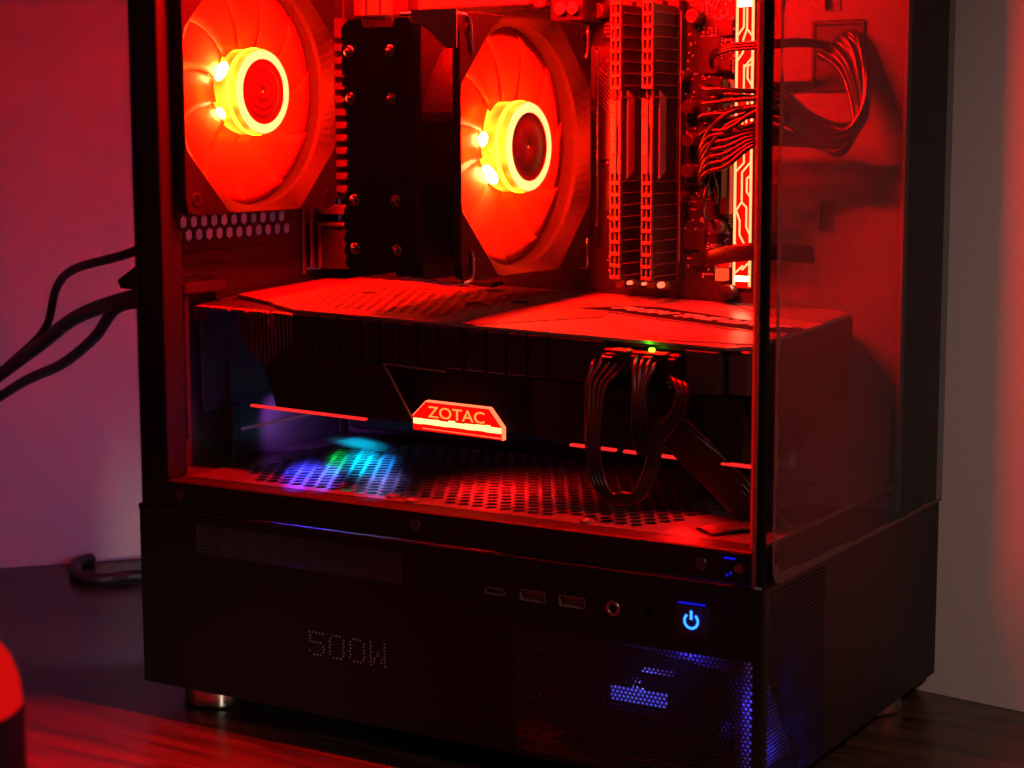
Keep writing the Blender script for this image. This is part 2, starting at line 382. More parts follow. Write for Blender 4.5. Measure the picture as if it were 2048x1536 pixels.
# front face of the housing
front = lambda u, v, w: (X1-w, u, v)
fm = (5, 66, 4, 88)
mb = MB(); plate(mb, 2, Wd-1, ZB, ZT, 1.2, front, [fm]); mb.build('base_front_panel', black, case)
mb = MB(); perf(mb, *fm, 2.0, 1.74, 0.75, 0.35, front, n=6); mb.build('vent_mesh', black, case)
mb = MB(); mb.box(0, 1.2, 3, Wd-1, ZB, ZT); mb.box(0, X1, Wd-1, Wd, ZB, ZT); mb.box(1.3, X1-1.3, 1.3, Wd-1.1, ZB+0.2, ZB+1.4)
mb.build('base_shell', black, case)
mb = MB(); mb.box(0.2, 3.9, 0.5, Wd-0.5, ZT-1, ZT+1.8, 0.5); mb.box(3.9, 14, 3.5, Wd-0.5, ZT-1, ZT+0.2); mb.build('base_top_ledge', black, case)
# thin bright lip along the top of the housing
mb = MB(); mb.box(4, X1-4.5, -0.25, 1.6, ZT-0.1, ZT+0.75, 0.3); mb.build('base_lip', plastic, case)
# feet
def foot(x, y):
    mb = MB(); T = Matrix.Translation((x, y, 0))
    mb.lathe([(0.1, ZD), (17.5, ZD), (18.6, ZD+0.9), (18.8, ZD+2), (16.9, ZB-1.5), (16.6, ZB-0.1), (0.1, ZB-0.1)], 48, T); f = mb.build('foot', brushed, case)
for x, y in ((29, 26), (310, 36), (24, 180), (310, 180)): foot(x, y)
# port fittings
for k, (kind, a, b_, c, d_) in enumerate(ports):
    mb = MB(); mb.box(a+0.5, b_-0.5, 2.4, 3.2, c+0.5, d_-0.5)
    for (p, q, r_, s_) in ((a, b_, c, c+0.32), (a, b_, d_-0.32, d_), (a, a+0.32, c, d_), (b_-0.32, b_, c, d_)): mb.box(p, q, -0.25, 4.2, r_, s_)
    if kind == 'usb': mb.box(a+1.5, b_-1.5, 1.2, 3.0, c+2.6, d_-0.9)
    mb.build('usb_port' if kind == 'usb' else 'small_port', pbr('port_shell_%d' % k, (0.2, 0.175, 0.165), 0.4, metal=0.2), case)
mb = MB(); T = Matrix.Translation((265.8, 0, 74.0)) @ Matrix.Rotation(PI/2, 4, 'X')
mb.lathe([(1.9, -1), (1.9, 0.5), (2.3, 0.7), (3.1, 0.7), (3.4, 0.2), (3.4, -0.2)], 28, T); jack = mb.build('audio_jack', pbr('copper_ring', (0.45, 0.26, 0.2), 0.3, metal=0.9), case)
mb = MB(); mb.cyl((265.8, -0.12, 74), (265.8, -0.05, 74), 1.95, n=24); mb.build('socket', matteb, jack).location = (0, 0, 0)
mb = MB(); mb.cyl((282.5, -0.15, 74.3), (282.5, 0.2, 74.3), 2.5, n=24); mb.build('reset_button', matteb, case)
btn = MB(); btn.box(294.5, 310.2, -0.25, 0.6, 66.5, 80.2, 0.4); btn = btn.build('power_button', pbr('button_plastic', (0.016, 0.016, 0.018), 0.35), case)
mb = MB(); T = Matrix.Translation((302.3, -0.42, 73.6)) @ Matrix.Rotation(PI/2, 4, 'X')
arc = [math.radians(90+38+i*(284/30)) for i in range(31)]
mb.loft([[((3.0+dr)*math.cos(a), (3.0+dr)*math.sin(a), dz)] for a in () for dr, dz in ()] or [[(0, 0, 0)]*3]*2)
mb = MB()
for i in range(30):
    a, b_ = arc[i], arc[i+1]
    mb.add([(2.55*math.cos(a), 2.55*math.sin(a), 0), (3.5*math.cos(a), 3.5*math.sin(a), 0), (3.5*math.cos(b_), 3.5*math.sin(b_), 0), (2.55*math.cos(b_), 2.55*math.sin(b_), 0)], [(0, 1, 2, 3)], T)
mb.box(-0.5, 0.5, 0.6, 4.3, 0, 0.1, T=T)
mb.build('power_symbol', blue_led, btn)
mb = MB(); mb.box(296.4, 308.4, -0.4, 0.1, 80.6, 81.1); mb.build('light_slot', blue_dim, case)
lamp('power_led', 'POINT', (302.3, -4.5, 73.5), (0.02, 0.08, 1.0), 0.00035, 2.0)
# 500W dot lettering
G5 = {'5': ['11111', '1....', '1....', '1111.', '....1', '....1', '1...1', '.111.'], '0': ['.111.', '1...1', '1...1', '1...1', '1...1', '1...1', '1...1', '.111.'],
      'W': ['1...1', '1...1', '1...1', '1.1.1', '1.1.1', '11.11', '11.11', '1...1']}
dots = MB()
for ci, ch in enumerate('500W'):
    for r_, row in enumerate(G5[ch]):
        for q, cc in enumerate(row):
            if cc == '1':
                x = 105.5+ci*11.6+q*1.95+(0.45 if r_ % 2 else 0); z = 41.6-ci*0.0-r_*1.5
                dots.cyl((x, -0.2, z), (x, 0.1, z), 0.42, n=6)
tag(dots.build('wattage_lettering', pbr('dot_metal', (0.36, 0.32, 0.32), 0.4, metal=0.3), case), kind='stuff')
# inside the lower housing: drive cage, self-glowing label, added pale bracket catching the blue LEDs
mb = MB(); mb.box(222, 300, 22, 120, 8, 62, 1); mb.box(40, 190, 14, 165, 6, 84, 1.5); mb.build('drive_cage', pbr('cage_steel', (0.035, 0.033, 0.033), 0.55, spec=0.2), case)
mb = MB(); mb.box(262, 288.5, 5.5, 6.5, 32.8, 38.8, 0.3); mb.build('drive_label', labelm, case)  # blue LED light put in as the label's own emission
mb = MB(); mb.box(276, 291, 7, 8, 46.4, 48.6, 0.3); mb.build('circuit_connector', printw, case)
mb = MB(); mb.prism([(9, 4), (62, 4), (46, 28), (27, 52), (27, 70), (27.5, 88), (9, 88), (9, 77), (14, 70), (10, 62)], 'x', 318, 321); mb.build('glow_reflector', pbr('bracket_white', (0.5, 0.5, 0.5), 0.5), case)
mb = MB(); mb.prism([(264, 57.5), (316, 52), (316, 64), (250, 64)], 'y', 7, 12); mb.build('ribbon_board', pbr('board_blue', (0.3, 0.3, 0.35), 0.5), case)
lamp('inner_blue_led', 'POINT', (327.5, 22, 34), (0.05, 0.035, 1.0), 0.008, 1.5)
lamp('inner_blue_led', 'POINT', (327.5, 40, 10), (0.06, 0.04, 1.0), 0.007, 1.5)
lamp('drive_blue_led', 'POINT', (278, 3.0, 42), (0.12, 0.12, 1.0), 0.004, 1.0)
lamp('button_blue_led', 'POINT', (300, 3.4, 60), (0.06, 0.04, 1.0), 0.004, 1.0)
# upper chassis
mb = MB(); mb.box(4, X1-4, 1.6, 14, ZT+0.9, 105.0, 0.6); mb.build('bottom_rail', black, case)
mb = MB(); mb.box(4, 19.5, 2.0, 16, 105.1, 404, 0.6); mb.build('rear_pillar', black, case)
mb = MB(); mb.box(X1-5.0, X1-0.9, 0.8, 4.4, ZT+1, 404, 0.4); mb.build('corner_post', matteb, case)
for x, z in ((26.3, 98.4), (164.9, 98.4), (305.4, 97.6)):
    mb = MB(); T = Matrix.Translation((x, 1.5, z)) @ Matrix.Rotation(PI/2, 4, 'X')
    mb.lathe([(0.05, 0.25), (0.8, 0.3), (2.2, 0.35), (2.6, 0.15), (2.7, -0.2)], 20, T); mb.build('rail_screw', pbr('dark_screw_%d' % int(x), (0.14, 0.13, 0.13), 0.32, metal=0.8), case)
nt_ = MB(); nt_.box(313.6, 325.5, 1.2, 1.9, 92.6, 104.0, 0.3); nt_ = nt_.build('latch_recess', matteb, case)
mb = MB(); mb.cyl((322.7, 0.6, 97.8), (322.7, 1.4, 97.8), 1.9, n=20); mb.build('latch_pin', chrome, nt_)
mb = MB(); mb.box(316.0, 321.0, 0.9, 1.15, 101.2, 101.8); mb.cyl((317.4, 0.9, 94.4), (317.4, 1.15, 94.4), 0.5, n=8); mb.cyl((319.0, 0.9, 95.4), (319.0, 1.15, 95.4), 0.5, n=8)
mb.build('indicator_light', blue_dim, nt_)
# panes
mb = MB(); mb.box(4.2, 329.4, -1.6, 1.2, 91.0, 402); gl = mb.build('side_glass', glass_side, case)
mb = MB(); mb.box(329.4, 330.2, -1.6, 1.2, 91.0, 402); mb.build('glass_edge', edgeg, gl)
mb = MB(); mb.box(327.0, 328.7, 1.5, 4.0, 106, 402, 0.3); mb.build('edge_light_strip', translucent('pale_edge_strip', (0.85, 0.5, 0.42), 0.85), gl)  # translucent strip added inside the pane to make its bright red line
r = 9; pts = [(4.6+r*(1-math.sin(t)), 90.8+r*(1-math.cos(t))) for t in [PI/2*i/8 for i in range(8, -1, -1)]]
pts = [(4.6, 402)]+[(4.6+r-r*math.cos(t), 90.8+r-r*math.sin(t)) for t in [PI/2*i/8 for i in range(9)]]+[(213.2, 90.8), (213.2, 402)]
mb = MB(); mb.prism(pts, 'x', X1-1.2, X1+1.6); fg = mb.build('front_glass', glass_front, case)
# dried adhesive along the near and lower edge of the front pane
mb = MB(); L = []; Rr = []
zz = 100.0
while zz < 402:
    wv = 2.6+1.1*math.sin(zz*0.14)+0.8*math.sin(zz*0.37+1)+random.uniform(-0.25, 0.25); L.append((4.7, zz)); Rr.append((4.7+max(1.0, wv), zz)); zz += 3.2
for i in range(len(L)-1): mb.add([(X1+1.75, *L[i]), (X1+1.75, *Rr[i]), (X1+1.75, *Rr[i+1]), (X1+1.75, *L[i+1])], [(0, 1, 2, 3)])
for i in range(len(L)-1): mb.add([(X1+1.62, *L[i]), (X1+1.62, *Rr[i]), (X1+1.62, *Rr[i+1]), (X1+1.62, *L[i+1])], [(0, 1, 2, 3)])
y = 12.0
def low(y): return 90.9+(4.2-2.4*min(1, (y-12)/120)+0.5*math.sin(y*0.11)+0.2*math.sin(y*0.31))
while y < 212:
    for xx in (X1+1.75, X1+1.62): mb.add([(xx, y, 90.9), (xx, min(y+4, 213), 90.9), (xx, min(y+4, 213), low(min(y+4, 213))), (xx, y, low(y))], [(0, 1, 2, 3)])
    y += 4
cpts = [(4.7, 100), (4.7+0.4, 96), (7, 92.6), (10.5, 91), (12, 90.9), (12, low(12)), (10.6, 97.5), (8.6, 101.5), (7.3, 108), (6.4, 100)]
mb.prism(cpts, 'x', X1+1.62, X1+1.75)
mb.build('adhesive_strip', glue, fg)
# back half: motherboard tray, side cover, rear panel, top
tray = lambda u, v, w: (u, 172+w, v)
mb = MB(); plate(mb, 2.2, 328, ZT+2, 400, 1.2, tray, [(285, 291.7, 225, 238.5), (286, 293, 329, 339), (280, 306, 292, 323), (254, 262, 356, 376)]); mb.build('motherboard_tray', traym, case)
mb = MB(); mb.box(326.6, 328.6, 168.6, 173.4, ZT+2, 400, 0.4); mb.build('tray_flange', traym, case)
mb = MB(); mb.box(2, X1-1.5, Wd-1.2, Wd, ZT+0.3, 402, 0.4); mb.box(X1-14, X1-1.4, Wd-22, Wd-1.3, ZT+0.5, 402, 0.4); mb.build('far_side_panel', black, case)
grm = MB()
gp = [(281+3*(1-math.cos(a))*0, 0) for a in ()]
grm.box(279.6, 282, 170.6, 175, 292, 323, 0.8); grm.box(304.2, 306.4, 170.6, 175, 292, 323, 0.8); grm.box(279.6, 306.4, 170.4, 175.2, 321.5, 324.2, 0.8); grm.box(279.6, 306.4, 170.4, 175.2, 290.6, 293, 0.8)
grm.box(282, 304.2, 171.2, 171.8, 293, 321.5); grm.build('cable_grommet', rubber, case)
for a, b_, c, d_ in ((285, 291.7, 225, 238.5), (286, 293, 329, 339)):
    mb = MB(); mb.box(a-0.6, a, 171.2, 174, c-0.6, d_+0.6, 0.2); mb.box(b_, b_+0.6, 171.2, 174, c-0.6, d_+0.6, 0.2); mb.box(a, b_, 171.2, 174, c-0.6, c, 0.2); mb.box(a, b_, 175, 175.6, c, d_); mb.build('tie_slot', traym, case)
mb = MB(); mb.cyl((293.5, 171.2, 126.5), (293.5, 172, 126.5), 1.1, n=14); mb.build('tray_screw', chrome, case)
rear = lambda u, v, w: (2.2-w, u, v)
mb = MB(); plate(mb, 3, 212, ZT+1, 400, 1.2, rear, [(22, 124, 218, 352), (68, 166, 97, 180), (132, 170, 198, 330)]); rp = mb.build('rear_panel', innerm, case)
mb = MB(); perf(mb, 22, 124, 218, 352, 7.6, 6.6, 3.45, 1.2, rear, n=6, rot=PI/6); mb.build('exhaust_grille', innerm, case)
for z in (212.5, 206, 200.6):
    mb = MB(); mb.box(2.2, 3.0, 24, 112 if z > 205 else 62, z, z+1.0, 0.3); mb.build('pressed_rib', innerm, rp)
for k in range(4):
    mb = MB(); mb.box(0.9, 1.9, 69, 165, 98.5+k*20.3, 117.2+k*20.3, 0.4); mb.box(0.9, 7, 65, 69, 98.5+k*20.3, 117.2+k*20.3, 0.4); mb.build('slot_cover', shroudm, case)
mb = MB(); mb.box(2.3, 12, 60, 66.5, 99, 134, 0.5); mb.box(2.3, 10, 28, 60, 193, 198, 0.5); mb.box(2.3, 8, 30, 33, 120, 193, 0.5); mb.build('slot_bracket', innerm, case)
mb = MB(); mb.box(2, X1-1.5, 1.5, Wd-1, 398.5, 400, 0.3); mb.build('top_panel', black, case)
mb = MB(); mb.box(58, 242, 34, 42, 390, 398.4, 0.5); lbh = mb.build('added_light_housing', plastic, case)  # unseen bar added to light the interior red from above
mb = MB(); mb.box(60, 240, 35.5, 40.5, 388.8, 389.9, 0.3); mb.build('light_bar', emit('added_top_light', (1.0, 0.0010, 0.0008), 4000), lbh)
# perforated cover over the power supply
cover = lambda u, v, w: (u, v, 105.2-w)
mb = MB(); plate(mb, 21.5, 328, 14.2, 171.5, 1.2, cover, [(33, 297, 21, 152), (301, 326, 60, 110)]); cv = mb.build('supply_cover', shroudm, case)
def holes_ok(u, v):
    return (u-37)*0.9+(v-33) > 8 and u < 274+(v-36)*0.25 and not (u > 150 and u < 162 and v < 26) and not (u < 60 and v > 120) and not (225 < u < 240 and v < 27)
mb = MB(); perf(mb, 33, 297, 21, 152, 7.3, 6.2, 3.25, 0.5, cover, holes_ok, n=6, rot=PI/6); mb.build('hexagon_grille', shroudm, cv)
for x, y in ((139, 21), (152, 17.6), (243, 18.5)):
    mb = MB(); T = Matrix.Translation((x, y, 105.2)); mb.lathe([(3.3, 0), (3.5, 0.9), (2.5, 1.0), (2.2, 0.1)], 20, T); mb.build('rivet_ring', shroudm, cv)
mb = MB(); mb.box(2.4, 21.4, 14.2, 171, 103, 104.2); mb.build('cover_flange', innerm, cv)

# ------------------------------------------------------------------ fans: frame, hub, nine blades, struts
NR = 96
def rsq(t, h=60.0, rc=5.0):
    c_, s_ = abs(math.cos(t)), abs(math.sin(t)); r_ = h/max(c_, s_)
    # rounded corner
    k = h-rc; x, y = r_*c_, r_*s_
    if x > k and y > k:
        A = k*(c_+s_); return A+math.sqrt(max(A*A-2*k*k+rc*rc, 0))
    return r_
def roct(t):
    t = t % (PI/2); t = min(t, PI/2-t); return min(59.3/math.cos(t), 61.6/math.cos(PI/4-t))
def make_fan(name, label, cat, group, side_mat, ring_mat, hot=None, cap_rings=True):
    f = empty(name, (0, 0, 0), label, cat, group)
    ts = [2*PI*i/NR for i in range(NR)]
    def ring(fn, z): return [(fn(t)*math.cos(t), fn(t)*math.sin(t), z) for t in ts]
    mid = lambda t: min(rsq(t)-0.4, 61.3); c575 = lambda t: 57.4; c56 = lambda t: 56.6
    fr = MB()
    prof = [(lambda t: rsq(t)-0.3, 25), (rsq, 24.6), (rsq, 21), (mid, 20.8), (mid, 4.2), (rsq, 4), (rsq, 0.2), (c575, 0), (c56, 17), (c575, 19), (roct, 25.0), (lambda t: min(roct(t)+0.6, rsq(t)-0.4), 25.2)]
    fr.loft([ring(a, z) for a, z in prof], True, smooth=False)
    fro = fr.build('fan_frame', framem, f, world=False)
    for a in range(4):
        x, y = 52.5*(1 if a in (0, 3) else -1), 52.5*(1 if a < 2 else -1)
        mb = MB(); T = Matrix.Translation((x, y, 25)); mb.lathe([(2.1, 0.3), (2.3, 0.55), (3.3, 0.5), (3.5, 0.1)], 18, T); mb.build('hole_rim', framem, fro, world=False)
        mb = MB(); mb.cyl((x, y, 25.1), (x, y, 25.35), 2.15, n=16); mb.build('screw_hole', matteb, fro, world=False)
    # hub
    hb = MB(); hb.lathe([(19.0, 3), (21.2, 5), (21.4, 23), (20.8, 24.6)], 48); hub = hb.build('hub', side_mat, f, world=False)
    hb = MB(); hb.lathe([(20.8, 24.6), (20.0, 25.4), (17.4, 25.6), (16.2, 25.2)], 48); hb.build('light_ring', ring_mat, hub, world=False)
    if hot:
        hb = MB(); hb.lathe([(21.35, 18.6), (21.75, 19.2), (21.75, 20.4), (21.3, 21.2)], 48); hb.build('light_ring', halo_band, hub, world=False)  # glowing band added to the hub wall to cast the yellow halo
    cp = MB()
    prof = [(16.2, 25.1), (15.2, 24.7)]
    prof += [(12.2, 24.7), (11.9, 24.95), (11.4, 24.7), (8.5, 24.7), (8.2, 24.95), (7.7, 24.7), (4.2, 24.7), (3.8, 25.0), (2.4, 25.0), (2.1, 24.6), (0.3, 24.6)] if cap_rings else [(11.5, 24.6), (11.0, 24.9), (1.0, 25.0), (0.3, 24.4)]
    cp.lathe(prof, 40); cp.build('hub_cap', capm, hub, world=False)
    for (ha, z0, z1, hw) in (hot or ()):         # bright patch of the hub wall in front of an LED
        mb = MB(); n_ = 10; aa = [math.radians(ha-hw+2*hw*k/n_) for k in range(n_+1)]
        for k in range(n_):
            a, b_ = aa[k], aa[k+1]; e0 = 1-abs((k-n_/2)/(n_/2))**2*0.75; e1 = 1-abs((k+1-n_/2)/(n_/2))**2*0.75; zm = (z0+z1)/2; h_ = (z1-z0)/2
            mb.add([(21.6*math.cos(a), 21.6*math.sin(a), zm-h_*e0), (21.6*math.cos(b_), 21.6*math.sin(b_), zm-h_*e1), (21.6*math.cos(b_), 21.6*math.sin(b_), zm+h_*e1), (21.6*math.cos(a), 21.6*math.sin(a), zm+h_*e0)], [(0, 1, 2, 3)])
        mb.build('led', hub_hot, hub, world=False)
    # blades
    nb = 11
    bl = MB(); nr, nc = 9, 7; top = []; bot = []
    for i in range(nr):
        rr = 21.3+(56.3-21.3)*i/(nr-1); q = i/(nr-1)
        span = math.radians(44-1.5*q); sweep = math.radians(15)*q*q
        for j in range(nc):
            s_ = j/(nc-1); a = sweep+(s_-0.5)*span
            z = 9.6+(s_-0.5)*(3.4-1.8*q)+0.5*math.sin(PI*s_)
            top.append((rr*math.cos(a), rr*math.sin(a), z+0.45)); bot.append((rr*math.cos(a), rr*math.sin(a), z-0.45))
    fs = []
    for i in range(nr-1):
        for j in range(nc-1):
            a = i*nc+j; fs.append((a, a+1, a+nc+1, a+nc)); fs.append((a+nr*nc, a+nc+nr*nc, a+nc+1+nr*nc, a+1+nr*nc))
    edge = [i*nc for i in range(nr)]+[(nr-1)*nc+j for j in range(1, nc)]+[i*nc+nc-1 for i in range(nr-2, -1, -1)]+[j for j in range(nc-2, 0, -1)]
    fs += [(edge[k], edge[(k+1) % len(edge)], edge[(k+1) % len(edge)]+nr*nc, edge[k]+nr*nc) for k in range(len(edge))]
    bl.add(top+bot, fs, None, True)
    b0 = bl.build('blade', blade_m, f, world=False)
    for k in range(1, nb):
        c = b0.copy(); COL.objects.link(c); c.parent = f; c.rotation_euler = (0, 0, 2*PI*k/nb)
    for k in range(4):
        a = PI/4+k*PI/2+0.2; mb = MB(); T = Matrix.Rotation(a, 4, 'Z'); mb.box(18, 57.2, -1.6, 1.6, 0.3, 2.6, 0.4, T); mb.build('strut', framem, f, world=False)
    return f
RX = (0, PI/2, 0)               # fan axis (+Z) turned to face the case front (+X)
# local x of a fan then points down (-Z), local y stays along the case depth
fan_a = make_fan('case_fan', 'round glowing red fan in a square black frame on the rear wall', 'fan', 'red lit fans', hub_side, hub_ring,
                 hot=[(-118, 9.5, 18.0, 14), (-60, 10, 15.5, 8)])
fan_a.rotation_euler = RX; fan_a.location = W(2.6, 70.6, 292.6)
fan_b = make_fan('cooler_fan', 'glowing red fan clipped to the front of the black cooler tower', 'fan', 'red lit fans', hub_side, hub_ring,
                 hot=[(-52, 9, 17.5, 15), (-100, 10, 15, 9)], cap_rings=False)
fan_b.rotation_euler = RX; fan_b.location = W(145.6, 91.5, 265.2)

# ------------------------------------------------------------------ cpu cooler tower
cool = empty('cpu_cooler', (126, 92, 206), 'black tower cooler with eight bright heat pipe tips on its side', 'cpu cooler')
def fin_outline():
    p = [(110, 206), (118, 206), (119, 209.5), (134, 209.5), (135, 206), (143, 206), (146.6, 210)]
    z = 212
    def saw(z0, z1, x, s_, n):
        o = []
        for i in range(n):
            a = z0+(z1-z0)*i/n; b2 = z0+(z1-z0)*(i+1)/n; o += [(x, a), (x+s_*1.6, a+(b2-a)*0.55), (x, a+(b2-a)*0.6)]
        return o
    p += saw(214, 242, 146.4, -1, 5)+[(146.6, 245), (145.4, 247), (145.4, 281), (146.6, 283)]+saw(285, 316, 146.4, -1, 6)
    p += [(145.5, 320), (142, 323.6), (135, 323.6), (134.4, 319.6), (117.6, 319.6), (117, 323.6), (109, 323.6), (105.2, 320)]
    p += [(x, z) for x, z in reversed(saw(285, 316, 105.2, 1, 6))]+[(107.6, 281), (107.6, 247)]+[(x, z) for x, z in reversed(saw(212, 242, 105.2, 1, 5))]
    return p
fo = fin_outline()
mb = MB(); mb.prism(fo, 'y', 32.0, 33.0); f0 = mb.build('fin', finm, cool)
for k in range(1, 46):
    c = f0.copy(); COL.objects.link(c); c.parent = cool; c.location = (0, k*2.25*K, 0)
    c.data = f0.data
pipes = [(109.0, 309), (132, 308.7), (109.8, 287.6), (132.4, 287.2), (111.2, 241), (134.4, 241), (111, 218.5), (134.6, 218.5)]
for x, z in pipes:
    mb = MB(); T = Matrix.Translation((x+1, 31.8, z)) @ Matrix.Rotation(PI/2, 4, 'X')
    mb.lathe([(0.1, 3.6), (0.7, 3.4), (1.0, 2.4), (1.5, 2.0), (2.5, 1.6), (3.0, 0.5), (3.05, -1)], 20, T); mb.build('heat_pipe', pipem, cool)
mb = MB(); mb.box(106, 147, 138, 166, 244, 286, 1.5); mb.box(112, 141, 132, 140, 238, 292, 1); mb.build('cold_plate', hsm, cool)
def wire(mb, pts, r_=0.9): mb.tube(pts, r_, 8, 5)
for y0, s_ in ((34, 1), (150, -1)):
    mb = MB(); wire(mb, [(139, y0-2*s_, 325), (160, y0-2*s_, 324.5), (169, y0+1*s_, 324), (171.6, y0+4*s_, 322), (171.9, y0+5*s_, 312), (171.6, y0+6*s_, 308)]); mb.build('fan_clip', chrome, cool); mb = MB(); wire(mb, [(139, y0-2*s_, 206), (165, y0-1*s_, 204), (171.5, y0+4*s_, 206), (171.9, y0+5*s_, 214), (171.8, y0+4*s_, 219)])
    mb.build('fan_clip', chrome, cool)
mb = MB(); mb.prism([(146.9, 322), (155, 318), (166, 309), (171.2, 309), (171.2, 326), (146.9, 326.4)], 'y', 27.8, 28.6)
mb.build('clip_plate', pbr('clip_metal', (0.16, 0.15, 0.15), 0.3, metal=0.7), cool)
mb = MB()
for z in (230, 300):
    mb.tube([(163, 158, z-6), (166.5, 154, z-3), (167.5, 153, z+4), (166, 156, z+8)], 1.6, 8, 5)
mb.tube([(169, 160, 226), (170.5, 158, 232), (170.5, 158, 306), (168.5, 160, 313)], 0.9, 8, 5); mb.tube([(165, 160, 240), (166.3, 158, 244), (166.3, 158, 296), (165, 160, 300)], 0.7, 8, 5)
mb.build('mounting_bracket', chrome, cool)

# ------------------------------------------------------------------ motherboard
mo = empty('motherboard', (130, 168, 220), 'black circuit board with a glowing line pattern strip behind the cooler', 'motherboard')
mb = MB(); mb.box(8, 254, 166, 167.6, 108, 350, 0.2); mb.build('board', pcb, mo)
for x in (187, 195.6, 204, 212.8):
    mb = MB(); mb.box(x-3.2, x+3.2, 157.5, 165.9, 197, 336, 0.5); mb.box(x-2.6, x+2.6, 152, 157.4, 194.5, 199.5, 0.6); s_ = mb.build('memory_slot', pbr('slot_%d' % int(x), (0.05, 0.048, 0.048), 0.35), mo)
mb = MB(); mb.box(220.6, 221.2, 149.5, 150.6, 209, 330, 0.2); mb.build('slot_edge_line', silver, mo)  # bright strip drawn for the lit edge of the slot
# lit strip with its line pattern
x0, x1_ = 243.3, 252.6
mb = MB(); mb.box(x0, x1_, 164.6, 165.9, 196, 345, 0.2); ls = mb.build('light_strip', stripbase, mo)
tr = MB()
def seg(a, b2, w=0.45, y=164.3):
    a = Vector((a[0], 0, a[1])); b2 = Vector((b2[0], 0, b2[1])); d_ = (b2-a).normalized(); n = Vector((d_.z, 0, -d_.x))*w; a = a-d_*w*0.3; b2 = b2+d_*w*0.3
    tr.prism([(a.x+n.x, a.z+n.z), (b2.x+n.x, b2.z+n.z), (b2.x-n.x, b2.z-n.z), (a.x-n.x, a.z-n.z)], 'y', y, y+0.25)
seg((x0+0.5, 197), (x0+0.5, 345), 0.62); seg((x1_-0.5, 197), (x1_-0.5, 345), 0.62, 164.32)
def poly(ps, w=0.42):
    for a, b2 in zip(ps[:-1], ps[1:]): seg(a, b2, w, 164.28)
a, b_ = x0+0.6, x1_-0.6
for zb in (331,):
    poly([(a+3.4, zb), (a+3.4, zb-9), (a+0.2, zb-13)]); poly([(b_-3, zb), (b_-3, zb-10), (b_, zb-13.5)]); poly([(b_-3, zb-10), (a+3.2, zb-15), (a+3.2, zb-21), (a+0.2, zb-25)]); poly([(b_, zb-23.5), (b_-4, zb-28)])
poly([(a+3.8, 304), (a+3.8, 291), (a, 286.5)]); poly([(a+3.8, 291), (b_-2.2, 287), (b_-2.2, 282)]); poly([(b_, 304.5), (b_-2.4, 303.5), (b_-2.4, 297.5), (b_, 294)])
poly([(a+3.4, 280), (a+3.4, 274)]); poly([(b_-2.8, 280), (b_-2.8, 276.5), (b_, 273.5)]); poly([(a+4.4, 262), (a+4.4, 257), (a+0.4, 253)]); poly([(b_, 257.5), (b_-4.6, 252.5), (b_-4.6, 238), (a+0.6, 234), (a+2.6, 229), (a+2.6, 222), (a+5, 218), (a+5, 211)])
poly([(b_-4.6, 238), (b_-2, 235.5), (b_-2, 226), (b_, 222)]); poly([(b_, 251), (b_-2, 249.5), (b_-2, 243), (b_, 240.5)]); poly([(a, 218.5), (a+2.4, 215), (a+2.4, 211)]); poly([(b_, 209), (b_-4, 205)]); poly([(a+4.6, 207), (a, 203)])
tr.build('light_line', ledstrip, ls)
mb = MB(); mb.box(x0+1, x1_-1, 163.4, 164.0, 331.5, 334.6, 0.3); mb.box(x0+1.2, x1_-0.4, 163.4, 164.0, 199.4, 202.0, 0.3); mb.build('led', led_hot, ls)
for x, z, r_ in ((194.0, 198.6, 1.0), (202.0, 198.4, 0.8), (211.4, 198.2, 1.5)):
    mb = MB(); mb.cyl((x, 148, z-1), (x, 151, z-1), r_, n=12); mb.build('led', led_red, mo)
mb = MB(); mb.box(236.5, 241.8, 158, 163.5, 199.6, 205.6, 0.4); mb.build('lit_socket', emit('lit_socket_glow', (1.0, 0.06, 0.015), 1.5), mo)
# capacitors, chips, small parts
for x, z, r_ in ((216, 299, 3.4), (222.5, 327.5, 3.6), (220.5, 284, 3.4), (221, 268, 3.4), (220.5, 253, 3.4), (236, 226, 3.8), (242, 194, 4.0), (170, 332, 4), (160, 336, 4), (93, 338, 4), (216, 240, 3.0)):
    mb = MB(); T = Matrix.Translation((x, 165.9, z)) @ Matrix.Rotation(PI/2, 4, 'X')
    mb.lathe([(r_, 0), (r_, 7.6), (r_-0.4, 8.2), (r_-0.9, 8.0), (0.05, 8.0)], 20, T); mb.build('capacitor', pbr('cap_%d' % int(x*7+z), (0.10, 0.09, 0.09), 0.3, metal=0.5), mo)
for x, z, w, h in ((229, 309, 6, 9), (229, 290, 7, 7), (238, 322, 3.5, 4), (222, 219, 6, 5), (233, 231, 5, 4), (227, 209, 6, 3.5), (238, 303, 3, 4), (176, 300, 3.5, 5), (177, 336, 3, 4), (172, 270, 3, 12), (176, 240, 4, 8), (158, 200, 5, 3)):
    mb = MB(); mb.box(x-w, x+w, 164.2, 165.9, z-h, z+h, 0.3); mb.build('chip', chipm, mo)
sm = MB()
def smd(x, z, w, h, t=0.9): sm.box(x-w/2, x+w/2, 165.9-t, 165.9, z-h/2, z+h/2)
for k in range(520):
    x = random.choice([random.uniform(216, 242.5), random.uniform(224, 242.5), random.uniform(172, 192)]); z = random.uniform(200, 346)
    if 238 < z < 299 and x > 229: continue
    if random.random() < .5: smd(x, z, 0.7, 1.1)
    else:
        for q in range(random.randint(3, 6)): smd(x+q*1.3 if k % 2 else x, z if k % 2 else z+q*1.4, 0.55, 0.75)
for q in range(26): smd(235.3, 282+q*1.6, 0.6, 0.8); smd(218.5, 205+q*4.6, 0.35, 0.5, .3)
for q in range(9):
    for p in range(3): smd(171+p*2, 322+q*1.9 if q < 3 else 318, 0.7, 0.8)
